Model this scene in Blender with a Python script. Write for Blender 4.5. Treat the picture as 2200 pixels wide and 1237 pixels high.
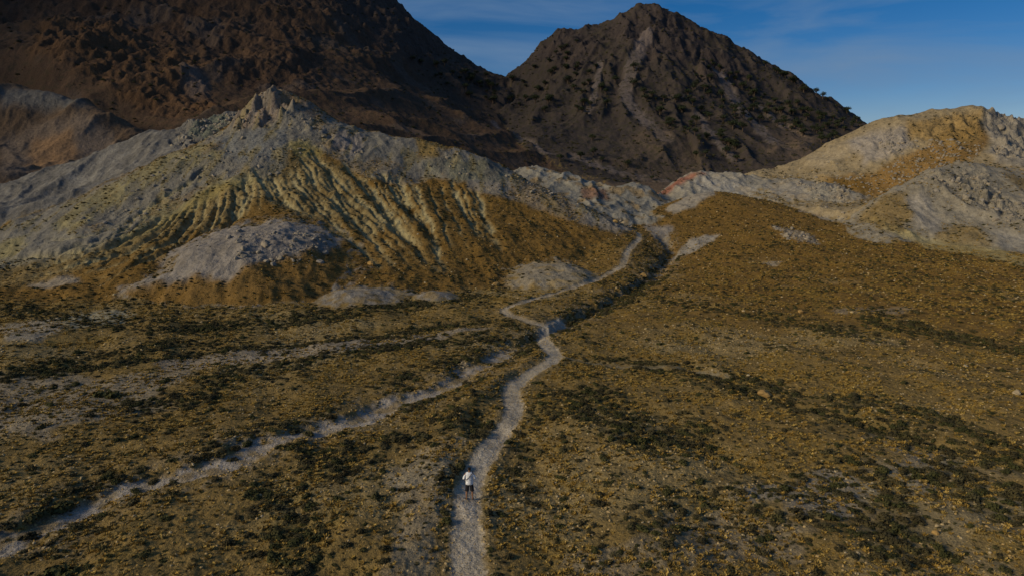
import bpy, bmesh, math, random
import numpy as np
from mathutils import Vector, Matrix, Euler

# ------------------------------------------------------------------ clear
for o in list(bpy.data.objects):
    bpy.data.objects.remove(o, do_unlink=True)
scene = bpy.context.scene
COL = scene.collection
random.seed(7)
RNG = np.random.default_rng(11)

# ------------------------------------------------------------------ camera
CAM_H = 16.0
F_PX = 1467.0                       # 24 mm lens on a 2200 px wide picture
PITCH = math.atan(238.5 / F_PX)     # looking down
cam_data = bpy.data.cameras.new('camera')
cam_data.sensor_width = 36.0
cam_data.lens = 24.0
cam_data.clip_start = 0.1
cam_data.clip_end = 12000.0
cam = bpy.data.objects.new('camera', cam_data)
COL.objects.link(cam)
cam.location = (0, 0, CAM_H)
cam.rotation_euler = (math.radians(90) - PITCH, 0, 0)
scene.camera = cam

# ------------------------------------------------------------------ sky, sun, exposure
SUN_EL = math.radians(24.0)
SUN_BACK = math.radians(24.0)       # sun stands left of the view, a little behind
sun_dir = Vector((-math.cos(SUN_BACK) * math.cos(SUN_EL), -math.sin(SUN_BACK) * math.cos(SUN_EL), math.sin(SUN_EL)))
world = bpy.data.worlds.new('World')
scene.world = world
world.use_nodes = True
wn = world.node_tree
wn.nodes.clear()
out = wn.nodes.new('ShaderNodeOutputWorld')
bg = wn.nodes.new('ShaderNodeBackground')
bg.inputs['Strength'].default_value = 0.075
sky = wn.nodes.new('ShaderNodeTexSky')
sky.sky_type = 'NISHITA'
sky.sun_disc = False
sky.sun_elevation = SUN_EL
sky.sun_rotation = math.atan2(sun_dir.x, sun_dir.y)
sky.altitude = 300.0
sky.air_density = 1.0
sky.dust_density = 0.1
sky.ozone_density = 3.0
hsv = wn.nodes.new('ShaderNodeHueSaturation')
hsv.inputs['Saturation'].default_value = 1.48
hsv.inputs['Value'].default_value = 1.0
wn.links.new(sky.outputs['Color'], hsv.inputs['Color'])
tc = wn.nodes.new('ShaderNodeTexCoord')
mp = wn.nodes.new('ShaderNodeMapping')
mp.inputs['Scale'].default_value = (1.3, 1.3, 6.5)
mp.inputs['Location'].default_value = (3.7, 1.9, 0.4)
mp.inputs['Rotation'].default_value = (0.0, math.radians(14), 0.3)
wn.links.new(tc.outputs['Generated'], mp.inputs['Vector'])
cn = wn.nodes.new('ShaderNodeTexNoise')
cn.inputs['Scale'].default_value = 2.6
cn.inputs['Detail'].default_value = 7.0
cn.inputs['Roughness'].default_value = 0.52
cn.inputs['Distortion'].default_value = 0.5
wn.links.new(mp.outputs['Vector'], cn.inputs['Vector'])
cr = wn.nodes.new('ShaderNodeMapRange')
cr.inputs['From Min'].default_value = 0.38
cr.inputs['From Max'].default_value = 0.70
cr.inputs['To Min'].default_value = 0.0
cr.inputs['To Max'].default_value = 0.78
wn.links.new(cn.outputs['Fac'], cr.inputs['Value'])
cmix = wn.nodes.new('ShaderNodeMix')
cmix.data_type = 'RGBA'
wn.links.new(cr.outputs['Result'], cmix.inputs['Factor'])
tint = wn.nodes.new('ShaderNodeMix')
tint.data_type = 'RGBA'; tint.blend_type = 'MULTIPLY'
tint.inputs['Factor'].default_value = 1.0
tint.inputs[7].default_value = (0.85, 0.80, 0.98, 1.0)
wn.links.new(hsv.outputs['Color'], tint.inputs[6])
wn.links.new(tint.outputs[2], cmix.inputs[6])
cmix.inputs[7].default_value = (2.5, 3.9, 6.0, 1.0)     # thin high cloud
wn.links.new(cmix.outputs[2], bg.inputs['Color'])
wn.links.new(bg.outputs['Background'], out.inputs['Surface'])

sl = bpy.data.lights.new('sun', 'SUN')
sl.energy = 3.9
sl.angle = math.radians(16)
sl.color = (1.0, 0.83, 0.55)
sun = bpy.data.objects.new('sun', sl)
COL.objects.link(sun)
sun.location = (-60, -20, 60)
sun.rotation_euler = sun_dir.to_track_quat('Z', 'Y').to_euler()

scene.view_settings.view_transform = 'Standard'
scene.view_settings.look = 'None'
scene.view_settings.exposure = -0.28
scene.view_settings.gamma = 1.0
scene.view_settings.use_curve_mapping = False

# ------------------------------------------------------------------ numeric helpers
def smooth(a, b, x):
    t = np.clip((x - a) / (b - a), 0, 1)
    return t * t * (3 - 2 * t)

def _hash(ix, iy, seed):
    h = (ix.astype(np.int64) * 374761393 + iy.astype(np.int64) * 668265263 + seed * 974634521) & 0xffffffff
    h = ((h ^ (h >> 13)) * 1274126177) & 0xffffffff
    return ((h ^ (h >> 16)) & 0xffff).astype(np.float32) * np.float32(2 * math.pi / 65536)

def perlin(x, y, seed=0):
    x = np.asarray(x, np.float32); y = np.asarray(y, np.float32)
    x0 = np.floor(x); y0 = np.floor(y)
    fx = x - x0; fy = y - y0
    ix = x0.astype(np.int32); iy = y0.astype(np.int32)
    def g(dx, dy):
        a = _hash(ix + dx, iy + dy, seed)
        return np.cos(a) * (fx - dx) + np.sin(a) * (fy - dy)
    u = fx * fx * fx * (fx * (fx * 6 - 15) + 10)
    v = fy * fy * fy * (fy * (fy * 6 - 15) + 10)
    a = g(0, 0); b = g(1, 0); c = g(0, 1); d = g(1, 1)
    return 1.5 * ((a + (b - a) * u) * (1 - v) + (c + (d - c) * u) * v)

def fbm(x, y, scale, octaves=4, seed=0, gain=0.5):
    r = 0.0; amp = 1.0; f = 1.0 / scale
    for i in range(octaves):
        r = r + amp * perlin(x * f + 17.3 * i, y * f - 9.1 * i, seed + i)
        amp *= gain; f *= 2.03
    return r

def ridged(x, y, scale, octaves=5, seed=0, gain=0.5):
    r = 0.0; amp = 1.0; f = 1.0 / scale; w = 1.0
    for i in range(octaves):
        n = 1.0 - np.abs(perlin(x * f + 5.7 * i, y * f + 3.1 * i, seed + i)) * 1.6
        n = np.clip(n, 0, 1) ** 2 * w
        r = r + amp * (n - 0.4)
        w = np.clip(n * 1.6, 0.25, 1.0)
        amp *= gain; f *= 2.05
    return r

def cells(x, y, scale, seed):
    """broken blocks: each cell a tilted facet of its own height"""
    x = np.asarray(x, np.float32) / scale; y = np.asarray(y, np.float32) / scale
    ix = np.floor(x); iy = np.floor(y)
    best = np.full(x.shape, 1e9, np.float32); second = best.copy(); val = np.zeros(x.shape, np.float32)
    for dx in (-1, 0, 1):
        for dy in (-1, 0, 1):
            cx = ix + dx; cy = iy + dy
            h1 = _hash(cx, cy, seed) / 6.2832; h2 = _hash(cx, cy, seed + 1) / 6.2832; h3 = _hash(cx, cy, seed + 2)
            ex = x - cx - h1; ey = y - cy - h2
            d = ex * ex + ey * ey
            v = (h1 + h2) - 1 + .9 * (np.cos(h3) * ex + np.sin(h3) * ey)
            k = d < best
            second = np.where(k, best, np.minimum(second, d))
            val = np.where(k, v, val); best = np.where(k, d, best)
    edge = np.clip((np.sqrt(second) - np.sqrt(best)) * 3.5, 0, 1)
    return val * edge

def on(mask, fn, *arrs):
    """evaluate fn only where mask shows"""
    r = np.zeros(mask.shape, np.float32); m = mask > .004
    if m.any(): r[m] = fn(*[a[m] for a in arrs])
    return r * mask

CP, SP = math.cos(PITCH), math.sin(PITCH)
def P(px, py, y):
    """photo pixel + distance ahead of the camera -> point in the place"""
    u = (px - 1100) / F_PX; v = (618.5 - py) / F_PX
    dy = CP + v * SP; dz = -SP + v * CP
    s = y / dy
    return (u * s, y, CAM_H + dz * s)

class RBF:
    def __init__(self, pts, c=6.0, d0=25.0, fall=0.9):
        p = np.array(pts, float)
        self.xy = p[:, :2]; self.c2 = c * c; self.d0 = d0; self.fall = fall
        self.mean = p[:, 2].mean()
        d = np.linalg.norm(self.xy[:, None] - self.xy[None], axis=2)
        A = np.sqrt(d * d + self.c2) + np.eye(len(p)) * 1e-6
        n = len(p)
        M = np.zeros((n + 1, n + 1)); M[:n, :n] = A; M[n, :n] = 1; M[:n, n] = 1
        w = np.linalg.solve(M, np.append(p[:, 2], 0))
        self.w = w[:n].astype(np.float32); self.b = float(w[n])
    def __call__(self, x, y):
        x = np.asarray(x, np.float32); y = np.asarray(y, np.float32)
        if self.fall > 0:               # nothing of this hill shows far outside its own outline
            lo = self.xy.min(0) - self.d0 - 60; hi = self.xy.max(0) + self.d0 + 60
            m = (x > lo[0]) & (x < hi[0]) & (y > lo[1]) & (y < hi[1])
            res = np.full(x.shape, -60, np.float32)
            if m.any(): res[m] = self.eval(x[m], y[m])
            return res
        return self.eval(x, y)
    def eval(self, x, y):
        r = np.full(x.shape, self.b, np.float32); m = np.full(x.shape, 1e12, np.float32)
        for (cx, cy), w in zip(self.xy, self.w):
            d2 = (x - np.float32(cx)) ** 2 + (y - np.float32(cy)) ** 2
            r += w * np.sqrt(d2 + np.float32(self.c2))
            np.minimum(m, d2, out=m)
        return r - self.fall * np.maximum(0, np.sqrt(m) - self.d0)

def ctrl(front, crest=(), back=((28, 13), (60, 34)), extra=()):
    pts = [P(*p) for p in front] + [P(*p) for p in crest]
    for p in crest:
        x, y, z = P(*p)
        L = math.hypot(x, y)
        for dd, dz in back:
            pts.append((x + x / L * dd, y + y / L * dd, z - dz))
    return pts + list(extra)

# ------------------------------------------------------------------ the land, one function per hill
ground_pts = ctrl(
    [(1520,412,150),(1620,427,147),(1720,450,140),(1850,490,126),(2000,527,112),(2200,573,97),(2450,625,84),
     (1420,470,138),(1500,500,130),(1600,520,120),(1800,560,104),(2000,610,88),(2200,660,74),(2450,720,62),
     (1440,545,119),(1405,590,105),(1480,580,107),(1600,610,95),(1290,642,88.5),(1375,508,127),(1349,540,115),
     (1330,600,101),(1242,616,97),(1800,680,72.5),(2200,760,58),(1500,700,71.5)],
    extra=[(x, y, 0.0) for x in (-90, -55, -20, 0, 18) for y in (22, 40, 60, 80)] +
          [(30, 22, 0), (30, 42, 0.1), (55, 30, 0.6), (60, 10, 0.5), (-50, 0, 0), (0, 0, 0), (50, -20, 0),
           (-120, 60, 0), (-140, 110, 0), (-60, 105, 0), (-20, 110, 0), (10, 100, 0.2), (0, 130, 1), (-60, 140, 0),
           (30, 165, 4), (60, 175, 7), (85, 150, 6.5), (100, 125, 4), (110, 95, 4), (0, 200, 5), (60, 215, 12),
           (-60, 220, 8), (120, 190, 9), (160, 130, 5), (140, 60, 3), (20, 260, 14), (150, 260, 14)])
L_ground = RBF(ground_pts, c=8, d0=60, fall=0.0)
def f_ground(x, y):
    z = L_ground(x, y)
    r = np.sqrt(np.asarray(x) ** 2 + np.asarray(y) ** 2)
    k = 1 - smooth(240, 420, r)
    bk = smooth(-60, 5, np.asarray(y))
    return z * k * bk

f_sulphur = RBF(ctrl(
    [(0,560,104),(0,640,88),(150,600,93),(150,520,105),(300,650,86.5),(300,590,92),(300,480,112),(300,420,122),(450,655,86),
     (450,560,97),(450,470,110),(450,390,124),(590,655,86),(590,560,97),(590,470,109),(590,400,121),(590,300,138),(590,240,147),
     (720,640,89),(720,560,99),(720,450,117),(720,340,136),(800,600,94),(800,500,110),(800,400,128),
     (900,625,92.5),(900,540,106),(900,450,121),(900,370,138),(1000,600,99),(1000,520,111),(1000,420,131),
     (1130,590,104),(1130,500,119),(1130,440,131),(1250,585,107),(1250,520,119),(1320,560,114),(1330,510,124),
     (-200,650,87),(-200,600,95)],
    [(-200,545,107),(0,492,117),(130,440,124),(250,385,131),(350,340,137),(440,306,142),(520,250,147),(565,203,150),(600,207,150),(640,212,151),
     (720,262,150),(800,286,149),(900,301,148),(980,320,147),(1060,347,146),(1120,385,143),(1200,420,140),(1270,450,137),(1330,478,133)]),
    c=4, d0=20)
f_grey_ridge = RBF(ctrl(
    [(350,320,150),(150,420,140),(0,440,136),(-200,480,130),(250,370,146)],
    [(-300,430,148),(0,392,150),(80,372,153),(150,346,156),(250,312,160),(320,285,164),(345,282,165),(430,270,172),(500,240,176)]), c=3, d0=16)
f_crater_hill = RBF(ctrl(
    [(0,300,190),(120,320,188),(200,330,188),(260,340,188),(0,360,176),(330,340,188),(100,250,200),(180,270,196)],
    [(-300,190,215),(-120,182,214),(0,181,212),(60,186,210),(110,195,208),(180,215,206),(240,245,204),(290,280,202),(330,305,200)]), c=4, d0=16)
f_mountain = RBF(ctrl(
    [(700,270,215),(900,310,232),(1060,340,250),(1190,352,268),(1300,385,262),
     (500,180,250),(300,160,240),(120,150,236),(0,130,240),(-200,150,235),(600,220,235),(780,220,262),(950,265,280),
     (300,60,285),(500,60,300),(640,110,292),(0,20,290),(-200,20,280),(760,120,320),(860,175,325),(950,225,318),(1050,285,300),(1120,318,290),
     (700,40,340),(800,80,355),(900,150,360),(960,190,365),(1010,235,350),(1060,240,365),(1060,195,395)],
    [], extra=[P(*p) for p in [(820,-40,435),(852,2,432),(880,38,432),(905,62,430),(950,98,428),(1000,126,425),(1050,148,420),(1085,156,418),
                               (700,-130,440),(500,-240,440),(-900,150,210)]] +
          [(-235, 460, 215), (-330, 450, 280), (-440, 400, 318), (-560, 380, 372), (-570, 290, 384), (-570, 210, 350), (-560, 150, 312), (-555, 95, 240), (-550, 50, 120), (-540, -20, 5), (-450, 300, 320), (-440, 200, 240), (-340, 300, 195), (-320, 200, 110), (-340, 130, 70), (-330, 60, 8), (-440, 120, 200),  # unseen massif added left of the view, heights set to shade the mountains
           (-90, 500, 90), (-20, 480, 60), (-200, 560, 130), (-330, 560, 150), (-450, 540, 260), (-580, 540, 280), (-760, 400, 250), (-760, 250, 230), (-720, 120, 60), (-170, 220, 14), (-200, 150, 4), (-190, 180, 10)]),
    c=7, d0=40, fall=0.7)
f_far = RBF(ctrl(
    [(1200,352,270),(1300,372,268),(1400,388,270),(1500,372,280),(1600,362,285),(1700,352,290),(1780,332,300),(1900,330,315),(2100,380,320),
     (1385,60,402),(1385,150,368),(1340,200,352),(1385,260,322),(1385,330,290),(1200,150,392),(1200,220,350),(1200,290,308),(1120,200,395),(1110,260,345),(1150,320,290),
     (1500,130,390),(1500,220,345),(1500,300,305),(1600,200,378),(1600,280,330),(1700,240,370),(1700,300,330),(1800,290,355)],
    [(1090,157,420),(1150,113,430),(1190,78,434),(1226,64,432),(1258,68,434),(1300,46,430),(1340,32,426),(1385,12,420),(1420,16,422),(1450,30,426),(1500,52,430),(1560,88,432),
     (1620,122,432),(1700,167,428),(1760,207,422),(1820,247,416),(1860,272,410),(1950,310,404),(2100,370,396),(2300,400,390)],
    back=((50, 28), (120, 80))), c=5, d0=35, fall=0.8)
f_right_back = RBF(ctrl(
    [(1700,372,172),(1800,350,166),(1900,400,150),(1860,425,147),(1780,385,160),(2000,335,156),(2080,300,160),(2110,330,152),(2200,330,152),(2300,360,150),(1960,300,165),(2150,280,165)],
    [(1600,374,182),(1700,347,183),(1760,318,182),(1800,297,181),(1850,274,180),(1900,257,178),(2000,238,176),(2060,231,174),(2105,228,172),(2140,243,172),(2200,256,174),(2400,310,176),(2700,380,170)]), c=4, d0=18)
f_right_front = RBF(ctrl(
    [(1840,475,127),(1900,490,119),(1920,450,126),(2000,530,112),(2000,480,120),(2000,420,128),(2100,450,122),(2100,540,108),(2200,470,117),(2200,555,104),(2350,520,106),(2100,390,131),(2400,600,92),(2200,400,130)],
    [(1830,462,131),(1900,412,134),(1960,382,136),(2000,366,137),(2050,351,138),(2100,353,139),(2150,360,139),(2250,385,138),(2450,450,130)],
    back=((12, 5), (30, 14))), c=3, d0=14)
f_white_mid = RBF(ctrl(
    [(1450,432,157),(1550,420,160),(1640,412,160),(1700,432,149),(1780,450,141),(1830,455,138),(1380,455,152),(1500,400,165)],
    [(1390,425,164),(1440,396,170),(1480,376,173),(1520,371,175),(1580,374,175),(1620,380,172),(1680,385,166),(1740,388,162),(1800,398,156),(1842,413,148)],
    back=((14, 5), (30, 14))), c=2.5, d0=10)
f_white_small = RBF(ctrl(
    [(1150,400,156),(1200,420,149),(1300,440,145),(1370,450,146),(1250,400,154)],
    [(1080,372,170),(1130,358,170),(1180,362,168),(1230,376,163),(1280,394,159),(1320,400,158),(1350,390,160),(1390,402,158),(1420,425,155)],
    back=((12, 5), (28, 14))), c=2, d0=9)

def dome(px, py, y, a, b, c, drop):
    """low dome: top seen at pixel (px,py), distance y, half axes a (across) b (deep), height drop over them"""
    x0, y0, z0 = P(px, py, y)
    def f(x, y):
        q = ((x - x0) / a) ** 2 + ((y - y0) / b) ** 2
        q = q * (1 + .14 * fbm(x, y, 7, 3, 611))
        return np.maximum(z0 - drop * q, -20)
    return f
f_dome_big = dome(585, 476, 107.8, 12.5, 14, 0, 3.0)
f_dome_mid = dome(1178, 564, 105.2, 6.6, 8, 0, 1.7)
f_dome_left = dome(775, 620, 89, 6.4, 6.0, 0, 1.5)
f_dome_small = dome(938, 625, 90, 2.6, 3, 0, .7)

LAYERS = [('ground', f_ground), ('sulphur', f_sulphur), ('grey_ridge', f_grey_ridge), ('crater_hill', f_crater_hill),
          ('mountain', f_mountain), ('far', f_far), ('right_back', f_right_back), ('right_front', f_right_front),
          ('white_mid', f_white_mid), ('white_small', f_white_small), ('dome_big', f_dome_big), ('dome_mid', f_dome_mid),
          ('dome_left', f_dome_left), ('dome_small', f_dome_small)]
LID = {n: i for i, (n, f) in enumerate(LAYERS)}

# ------------------------------------------------------------------ polar sheet round the camera's foot
ang = np.concatenate([np.arange(-180, -74, 5.0), np.arange(-74, -43, 0.6), np.linspace(-43, 43, 1000), np.arange(43.6, 74, 0.6), np.arange(75, 180.1, 5.0)])
ang = np.radians(ang)
rad = np.concatenate([np.geomspace(1.5, 21, 24), np.geomspace(21.1, 560, 900), np.geomspace(575, 6000, 16)])
NA, NR = len(ang), len(rad)
A, R = np.meshgrid(ang, rad)
X = (R * np.sin(A)).astype(np.float32); Y = (R * np.cos(A)).astype(np.float32)
LOGR = np.log(rad)

hs = np.stack([f(X, Y).astype(np.float32) for n, f in LAYERS])
# nothing but flat land far away and behind the camera
far_k = smooth(560, 900, R)
for i in range(1, len(LAYERS)):
    hs[i] = np.where(R > 900, -50, hs[i] * (1 - far_k) - 30 * far_k)
LAY = np.argmax(hs, axis=0)
srt = np.sort(hs, axis=0)
top, sec = srt[-1], srt[-2]
kk = 0.8
Z = top + np.maximum(0, kk - (top - sec)) ** 2 / (4 * kk)

def sample(grid, x, y):
    """bilinear look-up on the polar sheet"""
    x = np.asarray(x, float); y = np.asarray(y, float)
    a = np.arctan2(x, y); lr = np.log(np.maximum(np.hypot(x, y), 1.6))
    j = np.clip(np.searchsorted(ang, a) - 1, 0, NA - 2); i = np.clip(np.searchsorted(LOGR, lr) - 1, 0, NR - 2)
    u = (a - ang[j]) / (ang[j + 1] - ang[j]); v = np.clip((lr - LOGR[i]) / (LOGR[i + 1] - LOGR[i]), 0, 1)
    g = grid
    return (g[i, j] * (1 - u) + g[i, j + 1] * u) * (1 - v) + (g[i + 1, j] * (1 - u) + g[i + 1, j + 1] * u) * v

YS = np.geomspace(20, 520, 1400)
def hit(px, py, layer=None):
    """where the sight line of a photo pixel meets the land (or one hill of it)"""
    u = (px - 1100) / F_PX; v = (618.5 - py) / F_PX
    dy = CP + v * SP; dz = -SP + v * CP
    s = YS / dy
    xs = u * s; zs = CAM_H + dz * s
    h = sample(Z if layer is None else hs[LID[layer]], xs, YS)
    d = h - zs
    k = np.argmax(d > 0)
    if d[k] <= 0:
        k = int(np.argmax(d))
        return (xs[k], YS[k], h[k])
    if k > 0:
        t = d[k - 1] / (d[k - 1] - d[k])
        y = YS[k - 1] + (YS[k] - YS[k - 1]) * t
        return (xs[k - 1] + (xs[k] - xs[k - 1]) * t, y, zs[k - 1] + (zs[k] - zs[k - 1]) * t)
    return (xs[k], YS[k], h[k])

def densify(pts, step, closed=False):
    o = []
    n = len(pts)
    for i in range(n if closed else n - 1):
        a, b = pts[i], pts[(i + 1) % n]
        m = max(1, int(math.hypot(b[0] - a[0], b[1] - a[1]) / step))
        for k in range(m):
            o.append((a[0] + (b[0] - a[0]) * k / m, a[1] + (b[1] - a[1]) * k / m))
    if not closed:
        o.append(pts[-1])
    return o

def world_line(pix, layer=None, step=14):
    return np.array([hit(*p, layer)[:2] for p in densify(pix, step)])

def chaikin(p, n=2):
    for _ in range(n):
        q = [p[0]]
        for a, b in zip(p[:-1], p[1:]):
            q.append(a * .75 + b * .25); q.append(a * .25 + b * .75)
        q.append(p[-1]); p = np.array(q)
    return p

WX = fbm(X, Y, 6.0, 4, 301) ; WY = fbm(X, Y, 6.0, 4, 331)
W2 = fbm(X, Y, 0.9, 2, 361)

def line_dist(line, reach, warp=0.0, sub=None):
    """distance from each sheet point to a line in the place (inf beyond reach); also 0..1 along it"""
    d = np.full(X.shape, 1e6, np.float32); tt = np.zeros(X.shape, np.float32)
    m = (X > line[:, 0].min() - reach) & (X < line[:, 0].max() + reach) & (Y > line[:, 1].min() - reach) & (Y < line[:, 1].max() + reach)
    if not m.any():
        return d, tt
    x = X[m] + warp * WX[m]; y = Y[m] + warp * WY[m]
    best = np.full(x.shape, 1e12, np.float32); bt = np.zeros(x.shape, np.float32)
    n = len(line) - 1
    for i in range(n):
        ax, ay = line[i]; bx, by = line[i + 1]
        vx, vy = bx - ax, by - ay
        q = vx * vx + vy * vy + 1e-9
        t = np.clip(((x - ax) * vx + (y - ay) * vy) / q, 0, 1)
        dd = (x - ax - t * vx) ** 2 + (y - ay - t * vy) ** 2
        k = dd < best
        best = np.where(k, dd, best); bt = np.where(k, (i + t) / n, bt)
    d[m] = np.sqrt(best); tt[m] = bt
    return d, tt

def poly_mask(pix, layer=None, warp=1.2, soft=0.0):
    pts = np.array([hit(*p, layer)[:2] for p in densify(pix, 22, True)])
    inside = np.zeros(X.shape, bool)
    m = (X > pts[:, 0].min() - 4) & (X < pts[:, 0].max() + 4) & (Y > pts[:, 1].min() - 4) & (Y < pts[:, 1].max() + 4)
    x = X[m] + warp * (WX[m] + .4 * W2[m]); y = Y[m] + warp * (WY[m] + .4 * W2[m])
    c = np.zeros(x.shape, bool)
    n = len(pts)
    for i in range(n):
        x1, y1 = pts[i]; x2, y2 = pts[(i + 1) % n]
        if y1 == y2:
            continue
        k = ((y1 > y) != (y2 > y)) & (x < (x2 - x1) * (y - y1) / (y2 - y1) + x1)
        c ^= k
    inside[m] = c
    r = inside.astype(np.float32)
    for _ in range(int(soft)):
        r[1:-1, 1:-1] = (r[:-2, 1:-1] + r[2:, 1:-1] + r[1:-1, :-2] + r[1:-1, 2:] + 2 * r[1:-1, 1:-1]) / 6
    return r

# --- relief
is_l = lambda *ns: np.isin(LAY, [LID[n] for n in ns])
wl = {n: smooth(-1.5, 1.5, hs[LID[n]] - np.where(LAY == LID[n], sec, top)) for n in LID}
near = 1 - smooth(150, 320, R)
Z = Z + (0.22 * fbm(X, Y, 9, 4, 1) + .30 * fbm(X * .9 + Y * .35, (Y * .9 - X * .35) * .33, 5.5, 3, 9)) * near * smooth(14, 24, R)
gul_all = np.zeros(X.shape, np.float32); gul_main = np.zeros(X.shape, np.float32)      # 0..1 how much of a gully floor
z2p = lambda L: [(x * .4447, 100 + y * .4447) for x, y in L]
z3p = lambda L: [(700 + x * .4447, 200 + y * .4447) for x, y in L]
GUL = [z2p(g) for g in (
    [(1050,700),(1040,800),(1000,880),(850,960),(640,1060),(480,1130)],
    [(960,730),(930,830),(850,930),(640,1010),(420,1080)],
    [(1130,690),(1130,800),(1080,870),(960,930)],
    [(890,760),(800,870),(650,960),(400,1040),(180,1100)],
    [(790,800),(690,890),(500,970),(300,1020),(60,1080)],
    [(640,850),(520,920),(330,970),(120,1010),(0,1040)],
    [(420,930),(250,990),(60,1030)],
    [(1000,560),(920,650),(790,730),(600,850),(430,900),(250,930)],
    [(1180,620),(1190,720),(1160,800),(1100,850)],
    [(1230,590),(1280,680),(1330,760)],
    [(1310,600),(1360,700),(1390,760),(1480,820)],
    [(1390,590),(1450,680),(1520,780),(1620,860),(1750,960)],
    [(1450,530),(1520,660),(1640,790),(1799,900)],
    [(1500,470),(1600,620),(1720,730),(1850,840),(2000,960)])] + [z3p(g) for g in (
    [(80,330),(200,480),(330,640),(450,760),(540,860)],
    [(180,400),(280,530),(380,660),(480,770)],
    [(260,380),(350,500),(430,600),(500,680)],
    [(430,450),(480,580),(520,680),(550,800),(590,860)],
    [(600,420),(660,560),(740,690)],
    [(720,460),(770,600),(830,740)],
    [(0,480),(130,600),(260,740),(340,850)],
    [(340,400),(400,520),(470,650)],
    [(0,650),(100,690),(200,760),(270,830)])]
def resample(p, n=12):
    p = np.array(p, float); L_ = np.r_[0, np.cumsum(np.hypot(*np.diff(p, axis=0).T))]
    t = np.linspace(0, L_[-1], n)
    return np.stack([np.interp(t, L_, p[:, 0]), np.interp(t, L_, p[:, 1])], 1)
ORDER = [6, 5, 4, 3, 1, 0, 2, 8, 9, 10, 11, 12, 13, 20, 14, 15, 16, 21, 17, 18, 19]
N_MAIN = len(GUL)
for a, b in zip(ORDER[:-1], ORDER[1:]):
    for w in ((.5,) if a < 8 else (.33, .66)):
        GUL.append([tuple(p) for p in resample(GUL[a]) * (1 - w) + resample(GUL[b]) * w + RNG.normal(0, 2.0, (12, 2))])
for k, g in enumerate(GUL):
    ln = chaikin(world_line(g, 'sulphur', 25), 1)
    d, t = line_dist(ln, 5.5, 0.55)
    taper = smooth(0, .12, t) * (1 - 0.75 * smooth(.55, 1, t))
    wdt = (0.50 + 0.30 * t) if k < N_MAIN else .36
    depth = (.62, .48, .66, .42)[k % 4] * (1 if k < N_MAIN else .55) * (1.7 if k < 8 or N_MAIN <= k < N_MAIN + 6 else 1.0)
    c = np.exp(-np.minimum((d / wdt) * 1.15, (d / wdt) ** 2 + .12 * (k % 3))) * taper * (.75 + .5 * smooth(-.5, .5, W2))
    sh = np.exp(-((d - 2.0) / 0.9) ** 2) * taper
    Z = Z - (1.25 * depth * c - .10 * sh) * wl['sulphur']
    gul_all = np.maximum(gul_all, c * wl['sulphur'])
    if k < N_MAIN: gul_main = np.maximum(gul_main, np.exp(-(d / (.62 * wdt)) ** 2) * taper * wl['sulphur'])
# gullies on the other hills, run down their fall lines by noise stretched down-slope
for nm, amp, sc in (('right_back', .5, 7), ('right_front', .45, 6), ('white_mid', .5, 5), ('white_small', .55, 4.5), ('grey_ridge', .7, 8), ('crater_hill', 1.2, 12), ('sulphur', .35, 9)):
    Z = Z + amp * on(wl[nm], lambda x, y: ridged(x, y * .55, sc, 4, 41 + len(nm), .42), X, Y)
mt = np.maximum(wl['mountain'], wl['far'])
def relief_far(x, y, z):
    ca = np.arctan2(x - 78, y - 420) * 180; rr = np.hypot(x - 78, y - 420)     # ribs run down from the far peak
    return smooth(2, 60, rr) * 2.6 * ridged(ca * .55 + 8 * fbm(x, y, 40, 2, 5), rr * .55, 26, 4, 71) + (2.2 * ridged(x, y, 21, 4, 75, .45) + .9 * cells(x, y, 6, 78) + .6 * fbm(x, y, 5, 3, 79)) * smooth(22, 70, z)
def relief_mountain(x, y, z):
    return 3.4 * ridged(x * .55 + y * .35, (y * .8 - x * .4) * 1.2, 38, 4, 81, .42) + (1.0 * ridged(x, y, 13, 4, 85, .45) + .7 * cells(x, y, 4, 87) + .5 * fbm(x, y, 4, 3, 89)) * smooth(35, 75, z)
chutes = np.zeros(X.shape, np.float32)
for pts, w in (([(1390,70),(1372,110),(1350,160),(1342,200),(1358,235),(1385,262),(1430,300)], 4.2), ([(1548,160),(1570,200),(1600,240),(1640,285),(1690,320)], 4.5), ([(1500,250),(1540,300),(1580,340)], 2.5),
               ([(1640,230),(1680,270),(1730,300)], 3), ([(1230,340),(1340,372),(1430,388)], 3), ([(1290,130),(1280,190),(1260,250)], 2), ([(1060,270),(1120,300),(1190,335)], 2.0)):
    d, t = line_dist(chaikin(world_line(pts, 'far', 30)), 14, 1.2)
    chutes = np.maximum(chutes, 1 - smooth(w * .5, w * 1.1, d))
Z = Z + on(wl['far'] * (1 - .85 * chutes), relief_far, X, Y, Z)
Z = Z + on(wl['mountain'], relief_mountain, X, Y, Z)
# rough rock: crests and crags
rock = np.zeros(X.shape, np.float32)
def crag(pix, layer, amt, sc, seed, soft=10):
    global Z, rock
    m = poly_mask(pix, layer, 1.0, soft) * wl[layer]
    Z = Z + .55 * amt * on(m, lambda x, y: .9 * cells(x, y, sc, seed) + .5 * cells(x, y, sc * .45, seed + 20) + .35 * ridged(x, y, sc * 1.6, 3, seed + 40), X, Y)
    rock = np.maximum(rock, m)
crag([(480,270),(520,240),(560,195),(610,200),(640,208),(650,230),(600,260),(560,270)], 'sulphur', 3.6, 3.4, 101, 3)
crag([(440,300),(520,250),(620,230),(720,270),(790,300),(760,340),(680,320),(600,360),(520,380),(420,400)], 'sulphur', .35, 2.6, 111)
crag([(690,270),(790,290),(770,335),(710,320)], 'sulphur', .9, 2.6, 113, 6)
crag([(930,310),(1080,360),(1250,440),(1370,495),(1340,505),(1200,440),(1000,390),(900,370)], 'sulphur', .3, 2.0, 121)
crag([(500,500),(690,500),(700,560),(520,575)], 'dome_big', .35, 1.8, 131)
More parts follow.
